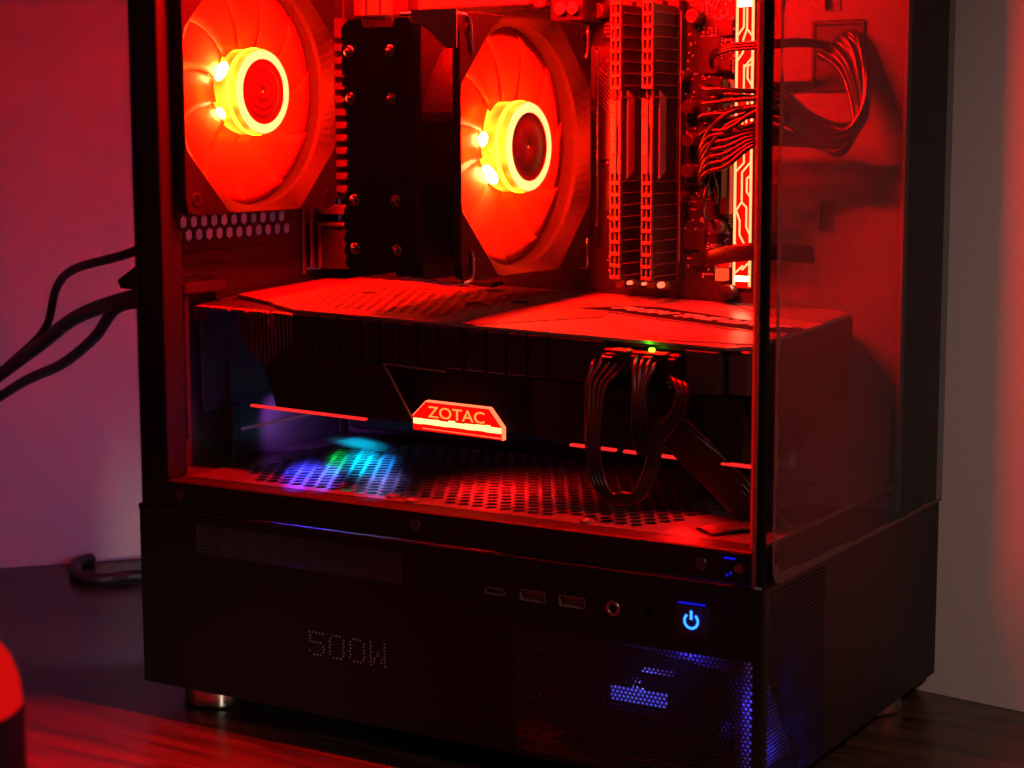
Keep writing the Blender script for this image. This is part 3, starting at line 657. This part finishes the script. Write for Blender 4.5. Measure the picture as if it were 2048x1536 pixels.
tag(sm.build('small_component', solder, mo), kind='stuff')
trc = MB()
for q in range(9):
    trc.prism([(166+q*0.2, 305-q*2.3), (166+q*.2, 305.5-q*2.3), (184, 289.5-q*2.3), (184, 289-q*2.3)], 'y', 165.7, 165.9)
    trc.prism([(172, 276-q*2.0), (172, 276.4-q*2.0), (184, 272.4-q*2.0), (184, 272-q*2.0)], 'y', 165.7, 165.9)
tag(trc.build('printed_trace', hsm, mo), kind='stuff')
# main power socket and side sockets, the strip's red light put into their colour
mb = MB(); mb.box(230.5, 242, 152, 165.9, 240, 297, 0.6); mb.build('power_socket', plastic, mo)
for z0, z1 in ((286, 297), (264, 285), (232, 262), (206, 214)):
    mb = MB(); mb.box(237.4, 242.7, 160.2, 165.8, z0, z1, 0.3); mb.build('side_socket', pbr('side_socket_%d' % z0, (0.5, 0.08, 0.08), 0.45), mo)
# voltage regulator heat sinks
mb = MB(); mb.box(8, 10.5, 146, 165.9, 236, 334, 0.5)
hs = mb.build('heat_sink', hsm, mo)
for k in range(13):
    z = 240+k*6.9; mb = MB(); mb.prism([(10.4, z), (18.6, z), (20.4, z+2.2), (20.4, z+3.4), (18, z+3.6), (10.4, z+3.6)], 'y', 150, 165.8); mb.build('heat_sink_fin', hsm, hs)
mb = MB(); mb.box(72, 148, 143, 165.9, 333.5, 345, 1.2); mb.box(78, 143, 138, 143, 335, 345, 0.6); mb.build('heat_sink', hsm, mo)
mb = MB(); mb.box(149.5, 170, 146, 165.8, 326, 344, 1.2); s_ = mb.build('cpu_power_socket', plastic, mo)
for x in (157, 164):
    mb = MB(); mb.cyl((x, 143.6, 333), (x, 146, 333), 3.2, n=18); mb.build('coil', hsm, s_)
# rear connectors
mb = MB(); mb.box(2.6, 25, 140, 165.8, 199, 224, 0.4); io = mb.build('port_block', pbr('port_black', (0.03, 0.03, 0.03), 0.4), mo)
mb = MB()
for a in ((8, 26, 138.6, 139.9, 222, 224), (8, 10, 138.6, 139.9, 199, 222)): mb.box(*a, 0.3)
mb.box(24.6, 26, 140, 165, 223, 224.4, 0.2); mb.build('port_rim', silver, io)
mb = MB(); mb.box(2.6, 4.2, 131, 134, 196, 331, 0.4); mb.box(5.4, 6.6, 135, 138, 199, 331, 0.3); mb.box(-0.5, 0.6, 134, 168, 199, 330, 0.2); mb.build('io_shield', silver, mo)
mb = MB(); mb.box(2.6, 24, 143, 165.8, 228, 233, 0.4); mb.build('port_block', silver, mo)
for k in range(3):
    mb = MB(); mb.box(26+k*9, 33+k*9, 150, 165.8, 334, 346, 0.4); mb.build('port_block', hsm, mo)
mb = MB(); mb.box(20, 110, 155, 165.8, 188, 194, 0.4); mb.build('card_slot', plastic, mo)
mb = MB(); mb.box(30, 46, 158, 165.9, 226, 300, 0.5); mb.box(50, 70, 160, 165.9, 300, 330, 0.5); mb.build('chip', chipm, mo)

# ------------------------------------------------------------------ memory modules
def make_ram(x, label):
    r = empty('memory_module', (x, 146, 199), label, 'memory module', 'memory modules in the board slots')
    mb = MB(); mb.box(x-0.6, x+0.6, 134, 160, 199.5, 333, 0.1); mb.build('board', pcb, r)
    for s_ in (-1, 1):
        mb = MB(); mb.box(x+s_*0.7, x+s_*2.3, 133.4, 157, 200, 332.6, 0.3)
        if s_ == 1:
            for q in range(23):
                z = 202+q*5.75
                if 252 < z < 288: continue
                rg = MB(); rg.box(x+2.2, x+3.1, 134.5, 157, z, z+0.5, 0.15); rg.build('ridge', ramm, r)
        mb.build('heat_spreader', ramd, r)
    bar = MB(); bar.prism([(x-2.9, 252), (x+0.4, 252), (x+0.4, 286.6), (x-2.9, 288)], 'y', 130.6, 133.3); bar.build('top_bar', ramm, r)
    bar = MB(); bar.prism([(x+1.0, 252), (x+2.6, 252), (x+2.6, 288), (x+1.0, 287), (x+0.9, 276), (x+1.5, 273), (x+1.5, 262), (x+0.9, 259)], 'y', 131, 133.3); bar.build('top_bar', ramm, r)
    for q in range(24):
        z = 200.5+q*5.75
        if 249 < z < 287: continue
        mb = MB(); mb.box(x-3.2, x+2.6, 130.8, 133.3, z, z+1.9, 0.25)
        for xx in (x-2.9, x-0.4, x+2.0): mb.box(xx-0.45, xx+0.45, 131.2, 133.2, z+1.9, z+5.6, 0.15)
        mb.build('comb_tooth', ramm, r)
    lb = MB(); lb.prism([(137, 254), (144.6, 249), (144.6, 290), (137, 294)], 'x', x+2.45, x+3.1) if False else lb.prism([(138, 292), (145, 288.5), (145, 253), (138, 249.5)], 'x', x+2.4, x+3.0)
    lb = lb.build('side_label', pbr('label_%d' % int(x), (0.4, 0.38, 0.38), 0.5), r)
    T = Matrix.Translation((x-1.25, 130.45, 270)) @ Matrix.Rotation(PI/2, 4, 'X') @ Matrix.Rotation(-PI/2, 4, 'Z')
    text_mesh('CORSAIR', 3.1, T, printw, 'lettering', r, 0.05, width=17)
    T = Matrix.Translation((x+3.1, 141.5, 270.5)) @ Matrix.Rotation(PI/2, 4, 'Y') @ Matrix.Rotation(PI, 4, 'Z') @ Matrix.Rotation(PI, 4, 'Z')
    text_mesh('VENGEANCE', 5.2, T, printg, 'lettering', lb, 0.05, width=30)
    return r
make_ram(195.6, 'left memory stick of two with comb edge, nearer the cooler fan')
make_ram(212.8, 'right memory stick of two with comb edge, nearer the lit strip')

# ------------------------------------------------------------------ graphics card (sags slightly to the right)
th = math.atan2(7, 300)
gpu = empty('graphics_card', (6, 40, 139), 'long thick graphics card lying flat with a red lit logo tab', 'graphics card', rot=(math.radians(2.4), th, 0))
def gb(mb, name, mat, parent=None): return mb.build(name, mat, parent or gpu, world=False)
# backplate with perforations at the left half
pl = lambda u, v, w: (u, v, 50-w)
mb = MB(); mb.prism([(99, 0), (298, 0), (301, 6), (301, 118), (290, 126), (150, 126), (150, 101), (150, 100), (150, 0)][0:0] or [(154, 0.2), (292, 0.2), (301, 10), (301, 118), (293, 126), (154, 126)], 'z', 48.6, 50)
bp0 = gb(mb, 'backplate', backm)
mb = MB(); perf(mb, 40, 154, 15, 104, 6.4, 7.0, 1.75, 0.35, pl, lambda u, v: v < 98 and not (78 < u < 94 and 84 < v < 98) and not (u > 140 and v > 60) , n=6, hole_r2=2.3)
mb.prism([(76, 0.2), (154, 0.2), (154, 15), (40, 15)][:0] or [(64, 0.2), (154, 0.2), (154, 15), (40, 15), (40, 12)], 'z', 48.7, 50); mb.prism([(2, 30), (40, 15), (40, 104), (2, 104)], 'z', 48.7, 50); mb.prism([(2, 104), (154, 104), (154, 126), (2, 126)], 'z', 48.7, 50)
gb(mb, 'backplate', backm)
def outline(name, ps, mat, w=0.5, z=50.0, h=0.35, closed=True):
    mb = MB(); n = len(ps)
    for i in range(n if closed else n-1):
        a = Vector(ps[i]); b2 = Vector(ps[(i+1) % n]); d_ = (b2-a).normalized(); q = Vector((-d_.y, d_.x))*w
        a = a-d_*w*.5; b2 = b2+d_*w*.5
        mb.prism([(a.x+q.x, a.y+q.y), (b2.x+q.x, b2.y+q.y), (b2.x-q.x, b2.y-q.y), (a.x-q.x, a.y-q.y)], 'z', z-0.2, z+h)
    return gb(mb, name, mat, bp0)
outline('raised_line', [(16, 40), (28, 62), (14, 74)], backm, closed=False); outline('raised_line', [(30, 118), (44, 100), (70, 102), (84, 118)], backm, closed=False)
for x, y in ((88, 112), (112, 104), (60, 66), (146, 74), (128, 60)):
    mb = MB(); T = Matrix.Translation((x, y, 50)); mb.lathe([(4.6, 0), (4.9, 0.5), (6.0, 0.5), (6.3, 0)], 24, T); gb(mb, 'screw_ring', backm, bp0)
    mb = MB(); mb.cyl((x, y, 50.02), (x, y, 50.2), 4.4, n=20); gb(mb, 'screw_well', matteb, bp0)
mb = MB(); mb.prism([(166, 0.6), (205, 50), (196, 78), (172, 88), (154, 60), (154, 0.6)], 'z', 50.0, 50.5); gb(mb, 'raised_panel', backm2, bp0)
mb = MB(); mb.prism([(262, 3), (300.6, 12), (300.6, 60), (280, 52)], 'z', 50.0, 50.5); gb(mb, 'raised_panel', backm2, bp0)
mb = MB(); mb.prism([(236, 124), (292, 124), (300.6, 116), (300.6, 84), (268, 92)], 'z', 50.0, 50.5); gb(mb, 'raised_panel', backm2, bp0)
mb = MB(); mb.prism([(180, 66), (200, 88), (216, 90), (300.4, 62), (300.4, 44), (284, 44), (214, 62), (206, 66)], 'z', 50.05, 50.7); sb = gb(mb, 'slogan_band', matteb, bp0)
outline('band_edge', [(180, 66), (206, 65.4), (214, 61.4), (284, 43.4), (300.4, 43.4)], silver, 0.35, 50.5, 0.4, closed=False)
T = Matrix.Translation((243, 69, 50.85)) @ Matrix.Rotation(math.radians(-12.5), 4, 'Z')
text_mesh('PUSH THE LIMIT', 12, T, printw, 'slogan_lettering', bp0, 0.12, shear=0.5, world=False, bold=0.25, width=100)
# body and shroud
mb = MB(); mb.box(58, 297, 6, 122, 8, 46.0, 1); gb(mb, 'cooler_body', matteb)
mb = MB(); mb.box(0, 300, 4, 110, 46.2, 47.8, 0.2); gb(mb, 'circuit_board', pcb)
for a, b2 in ((0, 22), (23, 33), (34.5, 46), (48, 62)):
    mb = MB(); mb.box(a, b2-0.8, 0.5, 5, 46.0, 47.6, 0.3); gb(mb, 'edge_strip', backm)
# near side: upper band is cut by slots, one piece between each pair of slots
cuts = [77, 89, 102, 113, 124, 134, 146, 160, 172, 183, 194, 205]
prev = 62
for c in cuts+[234]:
    mb = MB(); mb.box(prev+0.6, c-0.6, 0, 6, 28.8, 48.3, 0.5); gb(mb, 'side_segment', plastic); prev = c
mb = MB(); mb.box(272, 289, 0, 6, 28.8, 48.3, 0.9); gb(mb, 'side_segment', pbr('grey_end_plate', (0.05, 0.05, 0.05), 0.5))
mb = MB(); mb.box(290.5, 300.2, 4, 10, 28.8, 48.3, 0.8); gb(mb, 'side_segment', pbr('maroon_end_plate', (0.10, 0.06, 0.07), 0.5))
mb = MB(); mb.prism([(299, 8), (302, 8), (302, 118), (299, 118)], 'z', 10, 48.3); gb(mb, 'end_cap', plastic)
mb = MB()
mb.prism([(50, 1), (104, 1), (128, 1), (115, 27.8), (70, 27.8), (62, 34), (44, 20)], 'y', 0.4, 7)
mb.prism([(196, 27.8), (296, 27.8), (300, 18), (300, 1), (200, 1), (196, 10)], 'y', 0.4, 7); gb(mb, 'side_shroud', plastic)
mb = MB(); mb.prism([(115, 27.8), (128, 1), (200, 1), (196, 10), (196, 27.8)], 'y', 5.2, 8); gb(mb, 'logo_recess', matteb)
mb = MB()
for a, b2 in (((115, 28.0), (131, 3)), ((115, 28), (150, 27.2))):
    dx, dz = b2[0]-a[0], b2[1]-a[1]; l = math.hypot(dx, dz); nx, nz = -dz/l*0.35, dx/l*0.35
    mb.prism([(a[0]+nx, a[1]+nz), (b2[0]+nx, b2[1]+nz), (b2[0]-nx, b2[1]-nz), (a[0]-nx, a[1]-nz)], 'y', -0.1, 1)
gb(mb, 'recess_edge', backm)
for k in range(16):
    mb = MB(); mb.box(22+k*2.4, 23.0+k*2.4, 3+(4 if k < 5 else 0), 100, 40-22*math.sqrt(max(0, 1-((k-15)/15.5)**2)), 45.9); gb(mb, 'fin', hsm)
mb = MB(); mb.box(-3, -1.5, 6, 118, -8, 48, 0.3); mb.box(-3, 6, 2, 6, 40, 47, 0.3); gb(mb, 'mounting_bracket', shroudm)
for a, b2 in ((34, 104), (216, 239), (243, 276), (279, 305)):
    mb = MB(); mb.box(a, b2, -0.2, 2.2, -0.6, 0.5, 0.2); gb(mb, 'edge_glint', edge_glint_m)  # edge reflections made as glowing red strips
# the lit acrylic tab
tab = MB(); tab.prism([(130.5, -2.2), (180, -2.2), (180, 3.6), (173, 12.0), (138, 12.0), (130.5, 4.6)], 'y', 1.6, 3.6); tab = gb(tab, 'logo_tab', acryl)
mb = MB()
def bar2(a, b2, w, y0, y1):
    dx, dz = b2[0]-a[0], b2[1]-a[1]; l = math.hypot(dx, dz); nx, nz = -dz/l*w, dx/l*w
    mb.prism([(a[0]+nx, a[1]+nz), (b2[0]+nx, b2[1]+nz), (b2[0]-nx, b2[1]-nz), (a[0]-nx, a[1]-nz)], 'y', y0, y1)
bar2((138, 12.0), (173, 12.0), 0.28, 1.2, 3.8); bar2((173, 12), (180.1, 3.6), 0.28, 1.25, 3.75); bar2((180.1, 3.8), (180.1, -2.2), 0.3, 1.22, 3.78); bar2((130.5, 4.6), (138, 12), 0.14, 1.22, 3.78); bar2((136, -1.0), (179, -1.4), 0.12, 1.3, 2)
gb(mb, 'tab_edge', acryl_edge, tab)
mb = MB(); xx = 131.0
while xx < 179:
    w = random.uniform(3, 6); mb.box(xx, min(xx+w, 179.6), 1.25, 1.7, 1.0+random.uniform(-.2, .2), 3.7+random.uniform(-.5, .4), 0.1); xx += w+0.15
gb(mb, 'light_bar', acryl_hot, tab)
T = Matrix.Translation((155, 1.35, 6.9)) @ Matrix.Rotation(PI/2, 4, 'X')
text_mesh('ZOTAC', 7.6, T, acryl_text, 'logo_lettering', tab, 0.1, world=False, width=31)
# power sockets with a green status led
mb = MB(); mb.box(234, 271.5, -2.5, 10, 36.5, 45.6, 0.8); mb.box(236, 251, -4.5, -2.5, 37, 44, 0.5); mb.box(254, 270, -4.5, -2.5, 37, 44, 0.5); gs = gb(mb, 'power_socket', plastic)
mb = MB(); mb.box(240, 248, -6.2, -1, 45, 46.2, 0.4); mb.box(258, 266, -6.2, -1, 45, 46.2, 0.4); mb.box(234.6, 240, -5.4, -3, 41.5, 42.6, 0.3); gb(mb, 'latch', ramm, gs)
mb = MB(); mb.box(256.4, 258.6, -2.6, -0.6, 45.9, 47.3, 0.3); gb(mb, 'status_led', green_led, gs)
lamp('logo_led', 'POINT', (160, 32, 141), (1.0, 0.01, 0.006), 0.012, 2.0)
lamp('green_status_led', 'POINT', (262, 36.6, 182.0), (0.12, 1.0, 0.02), 0.0009, 1.2)
# spots added below the card to imitate a rainbow reflection and red spill
def spot(name, src, tgt, col, p, ang, bl=0.8, size=3): return lamp(name, 'SPOT', src, col, p, size, tgt, spot_size=math.radians(ang), spot_blend=bl)
def streak(name, loc, col, p, ang, zr, sx):
    o = spot(name, loc, (loc[0], loc[1], 100), col, p, ang, 1.0, 2); o.rotation_euler = (0, 0, math.radians(zr)); o.scale = (sx, 1, 1)
streak('streak_fill_blue', (66, 48, 133), (0.04, 0.04, 1.0), 3.2, 122, 33, 0.24)
streak('streak_fill_blue', (78, 52, 133), (0.08, 0.10, 1.0), 2.0, 122, 33, 0.22)
streak('streak_fill_green', (60, 84, 133), (0.0, 0.75, 0.10), 1.4, 118, 33, 0.14)
streak('streak_fill_cyan', (70, 92, 133), (0.0, 0.42, 0.75), 3.2, 126, 33, 0.22)
streak('streak_fill_cyan', (84, 88, 133), (0.01, 0.20, 0.75), 1.8, 126, 33, 0.22)
streak('streak_fill_violet', (112, 50, 133), (0.16, 0.14, 0.55), 0.9, 122, 30, 0.3)
streak('streak_fill_cyan', (36, 136, 133), (0.0, 0.36, 0.62), 0.7, 110, 60, 0.35)
spot('rear_fill_violet', (20, 90, 132), (2, 118, 112), (0.45, 0.1, 0.9), 0.12, 90, 1.0)
spot('card_led_red', (172, 50, 133), (176, 56, 100), (1.0, 0.004, 0.004), 1.6, 130, 1.0, 4)
spot('card_led_red', (275, 50, 130), (275, 30, 100), (1.0, 0.004, 0.004), 0.3, 120, 1.0, 4)

# ------------------------------------------------------------------ cables inside
def cable(name, label, cat, wires, r_, mat=wirem, group=None, part='wire', base=None):
    e = empty(name, base or wires[0][0], label, cat, group)
    for w in wires: mb = MB(); mb.tube(w, r_, 8, 6); mb.build(part, mat, e)
    return e
# graphics power: left plug loops down and back up
ws = []
for k in range(4):
    ws.append([(241+k*4.4, 37, 176), (240.5+k*3.4, 33, 171-k*0.5), (238.5+k*2.6, 29, 163), (240+k*1.9, 25, 150), (241+k*1.9, 22, 136), (244+k*1.9, 21, 124), (250+k*1.6, 20.5, 117+k*0.3), (259, 20.5, 114.3+k*1.5), (268-k*1.2, 21, 118+k*0.5), (273.5-k*1.8, 23, 128), (274.5-k*1.4, 26, 140), (277-k*1.6, 28, 152)])
ws.append([(236, 37, 173), (237.2, 33, 171), (237, 29, 162), (238.5, 26, 149), (240, 24, 136)])
cable('power_cable', 'black wire bundle hanging in a U loop from the graphics card socket', 'cable', ws, 1.05, group='wires plugged into the graphics card')
ws = []
for k in range(4):
    ws.append([(257.5+k*3.8, 36, 176), (259+k*3.0, 31, 172), (261+k*1.8, 27, 163), (262+k*1.9, 25, 152), (262+k*2.2, 25, 143), (264.5+k*2.0, 26, 135)])
for k in range(3):
    ws.append([(272+k*0.8, 36, 168-k*2), (277.5+k*2.4, 31, 168-k*0.6), (281.5+k*2.2, 28, 163), (280+k*2.6, 27, 156), (275+k*2.8, 27, 149), (268+k*2.8, 29, 141), (270+k*1.2, 33, 136)])
for k in range(5):
    ws.append([(270+k*2.4, 33, 151-k*0.2), (276+k*2.5, 36, 143.5-k*0.0), (285+k*2.6, 40, 133+k*0.6), (296+k*2.2, 44, 121+k*1.2), (307+k*1.4, 48, 110+k), (312, 58+k*3, 98)])
cable('power_cable', 'black wire bundle curling right from the graphics card then diving into the cover', 'cable', ws, 1.15, group='wires plugged into the graphics card', base=(272, 36, 168))
mb = MB(); mb.tube([(276, 34, 146), (290, 40, 131), (303, 46, 117), (311, 50, 107), (314, 60, 98)], 8.5, 14, 6, flat=(1, 0, 1)); mb.tube([(296, 24, 105.4), (304, 34, 107), (312, 44, 106), (318, 54, 100)], 8, 12, 5, flat=(1, -1, 0))
tag(mb.build('cable_sleeve', rubber), 'flat black cable sleeve running diagonally down into the perforated cover', 'cable')
# main board power bundle
ws = []
for k in range(14):
    z = 294-k*3.9; q = k/13.0
    zt = 292-k*1.35 if k < 7 else 286-(k-7)*2.3
    yy = 146 if k % 2 else 142.5
    sag = -6*math.sin(PI*min(1, q*1.2)) if k < 8 else 3-(13-k)*0.6
    ws.append([(236+(k % 2)*2.2, 151, z), (237+(k % 2)*2.5, yy-4, z+random.uniform(-1, 1)), (243+random.uniform(-1, 1), yy-8, z*0.6+zt*0.4+sag*0.6), (253, yy-8, z*0.25+zt*0.75+sag), (264, yy-5, zt-1+sag*0.4), (276, yy-2, zt-1), (291, 149, 280-q*15), (304, 151, 274-q*12), (313-q*4, 157, 285-q*9), (309-q*11, 162, 308-q*9), (301-q*15, 167, 319-q*11), (293-q*7, 175, 311-q*7)])
rj = lambda: random.uniform(-1.6, 1.6)
ws = [[p if q_ < 2 or q_ == len(w_)-1 else (p[0]+rj(), p[1]+rj(), p[2]+rj()) for q_, p in enumerate(w_)] for w_ in ws]
cable('motherboard_cable', 'thick bundle of black wires sweeping from the board across the lit strip', 'cable', ws, 1.25)
ws = []
for k in range(6):
    z = 258-k*2.6
    ws.append([(236, 151, z), (237, 139, z+2), (243, 134, z+11-k*0.6), (253, 134, z+13-k*0.4), (266, 138, 273-k*1.4), (282, 146, 271-k), (300, 150, 270-k)])
cable('motherboard_cable', 'lower bundle of black wires bowing up from the board socket', 'cable', ws, 1.2)
ws = [[(233, 160, 303+k*1.1), (235, 154, 305+k*1.1), (240, 149, 308.5+k*1.2), (250, 146, 310.5+k*1.2), (266, 146, 311+k*1.3), (282, 152, 312+k*1.2), (290, 168, 311+k), (293, 176, 310)] for k in range(3)]
cable('header_cable', 'thin pair of black wires crossing the upper lit strip', 'cable', ws, 0.95)
mb = MB(); mb.tube([(233, 150, 210.5), (238, 144.5, 211.5), (250, 142, 214), (262, 142, 215.5), (272, 150, 215.5), (279, 163, 214), (282, 173, 213)], 4.3, 14, 6, flat=(0, 0, 1))
tag(mb.build('ribbon_cable', wirem), 'wide flat black cable crossing the lower lit strip', 'cable')
mb = MB(); mb.tube([(232, 160, 268), (236, 146, 262), (241, 140, 250), (240, 138, 240), (236, 146, 232), (235, 160, 228)], 1.1, 8, 6); mb.tube([(234, 160, 262), (239, 146, 255), (244, 142, 246), (243, 144, 238)], 1.1, 8, 6)
tag(mb.build('fan_lead', wirem), 'thin black leads looping down beside the board socket', 'cable')
dr = MB(); dr.box(247, 276, 166.5, 171.6, 107, 140, 2.5)  # plain grey plate on the tray below the card
tag(dr.build('grey_plate', greyp), 'dull grey square plate standing below the card near the glass corner', 'drive')

# ------------------------------------------------------------------ cables behind the case
def back_cable(pts, r_, label, braid=False, group='cables leaving the back of the case'):
    mb = MB(); mb.tube(pts, r_, 12, 8)
    if braid:
        pass
    o = mb.build('cable', cablem); tag(o, label, 'cable', group); return o
back_cable([(10, 14, 222), (-25, 25, 212), (-95, 60, 200), (-135, 85, 186), (-165, 105, 160), (-215, 125, 135), (-290, 150, 100)], 2.4, 'thin black cable, uppermost of the three behind the case')
back_cable([(10, 14, 194), (-30, 30, 189), (-110, 75, 172), (-170, 105, 150), (-225, 128, 128), (-300, 155, 95)], 4.0, 'thick braided black cable, middle of the three behind the case')
back_cable([(6, 20, 190), (-40, 34, 184), (-85, 62, 163), (-140, 92, 142), (-200, 118, 124), (-290, 150, 88)], 3.0, 'black cable bowing lowest of the three behind the case')
mb = MB(); mb.prism([(-8, 211.5), (2, 216), (2, 194), (-27, 195), (-29, 199)], 'y', 22, 40); tag(mb.build('cable_plug', plastic), 'angular black plug pushed into the back of the case', 'plug')
back_cable([(4, 200, 20), (-40, 212, 6), (-100, 214, -3), (-150, 202, -5.6), (-178, 188, -5.8), (-188, 172, -5.8), (-200, 167, -5.8), (-216, 174, -5.8), (-233, 192, -5.8), (-236, 208, -5.8)], 4.0, 'black cable lying on the desk behind the lower housing', group='desk cables')

# ------------------------------------------------------------------ blurred thing at the left foreground
fgd = empty('desk_speaker', (241.6, -348.5, ZD), 'dark blurred rounded device with glowing red top at the left edge', 'speaker')
T = Matrix.Translation((241.6, -348.5, 0))
mb = MB(); mb.lathe([(0.1, ZD), (28, ZD), (30, ZD+3), (30, 119), (29.7, 121)], 48, T); mb.build('body', plastic, fgd)
mb = MB(); mb.lathe([(29.6, 121.2), (29, 127), (27, 133), (22, 140), (14, 145), (0.1, 147)], 48, T); mb.build('dome', red_dome, fgd)
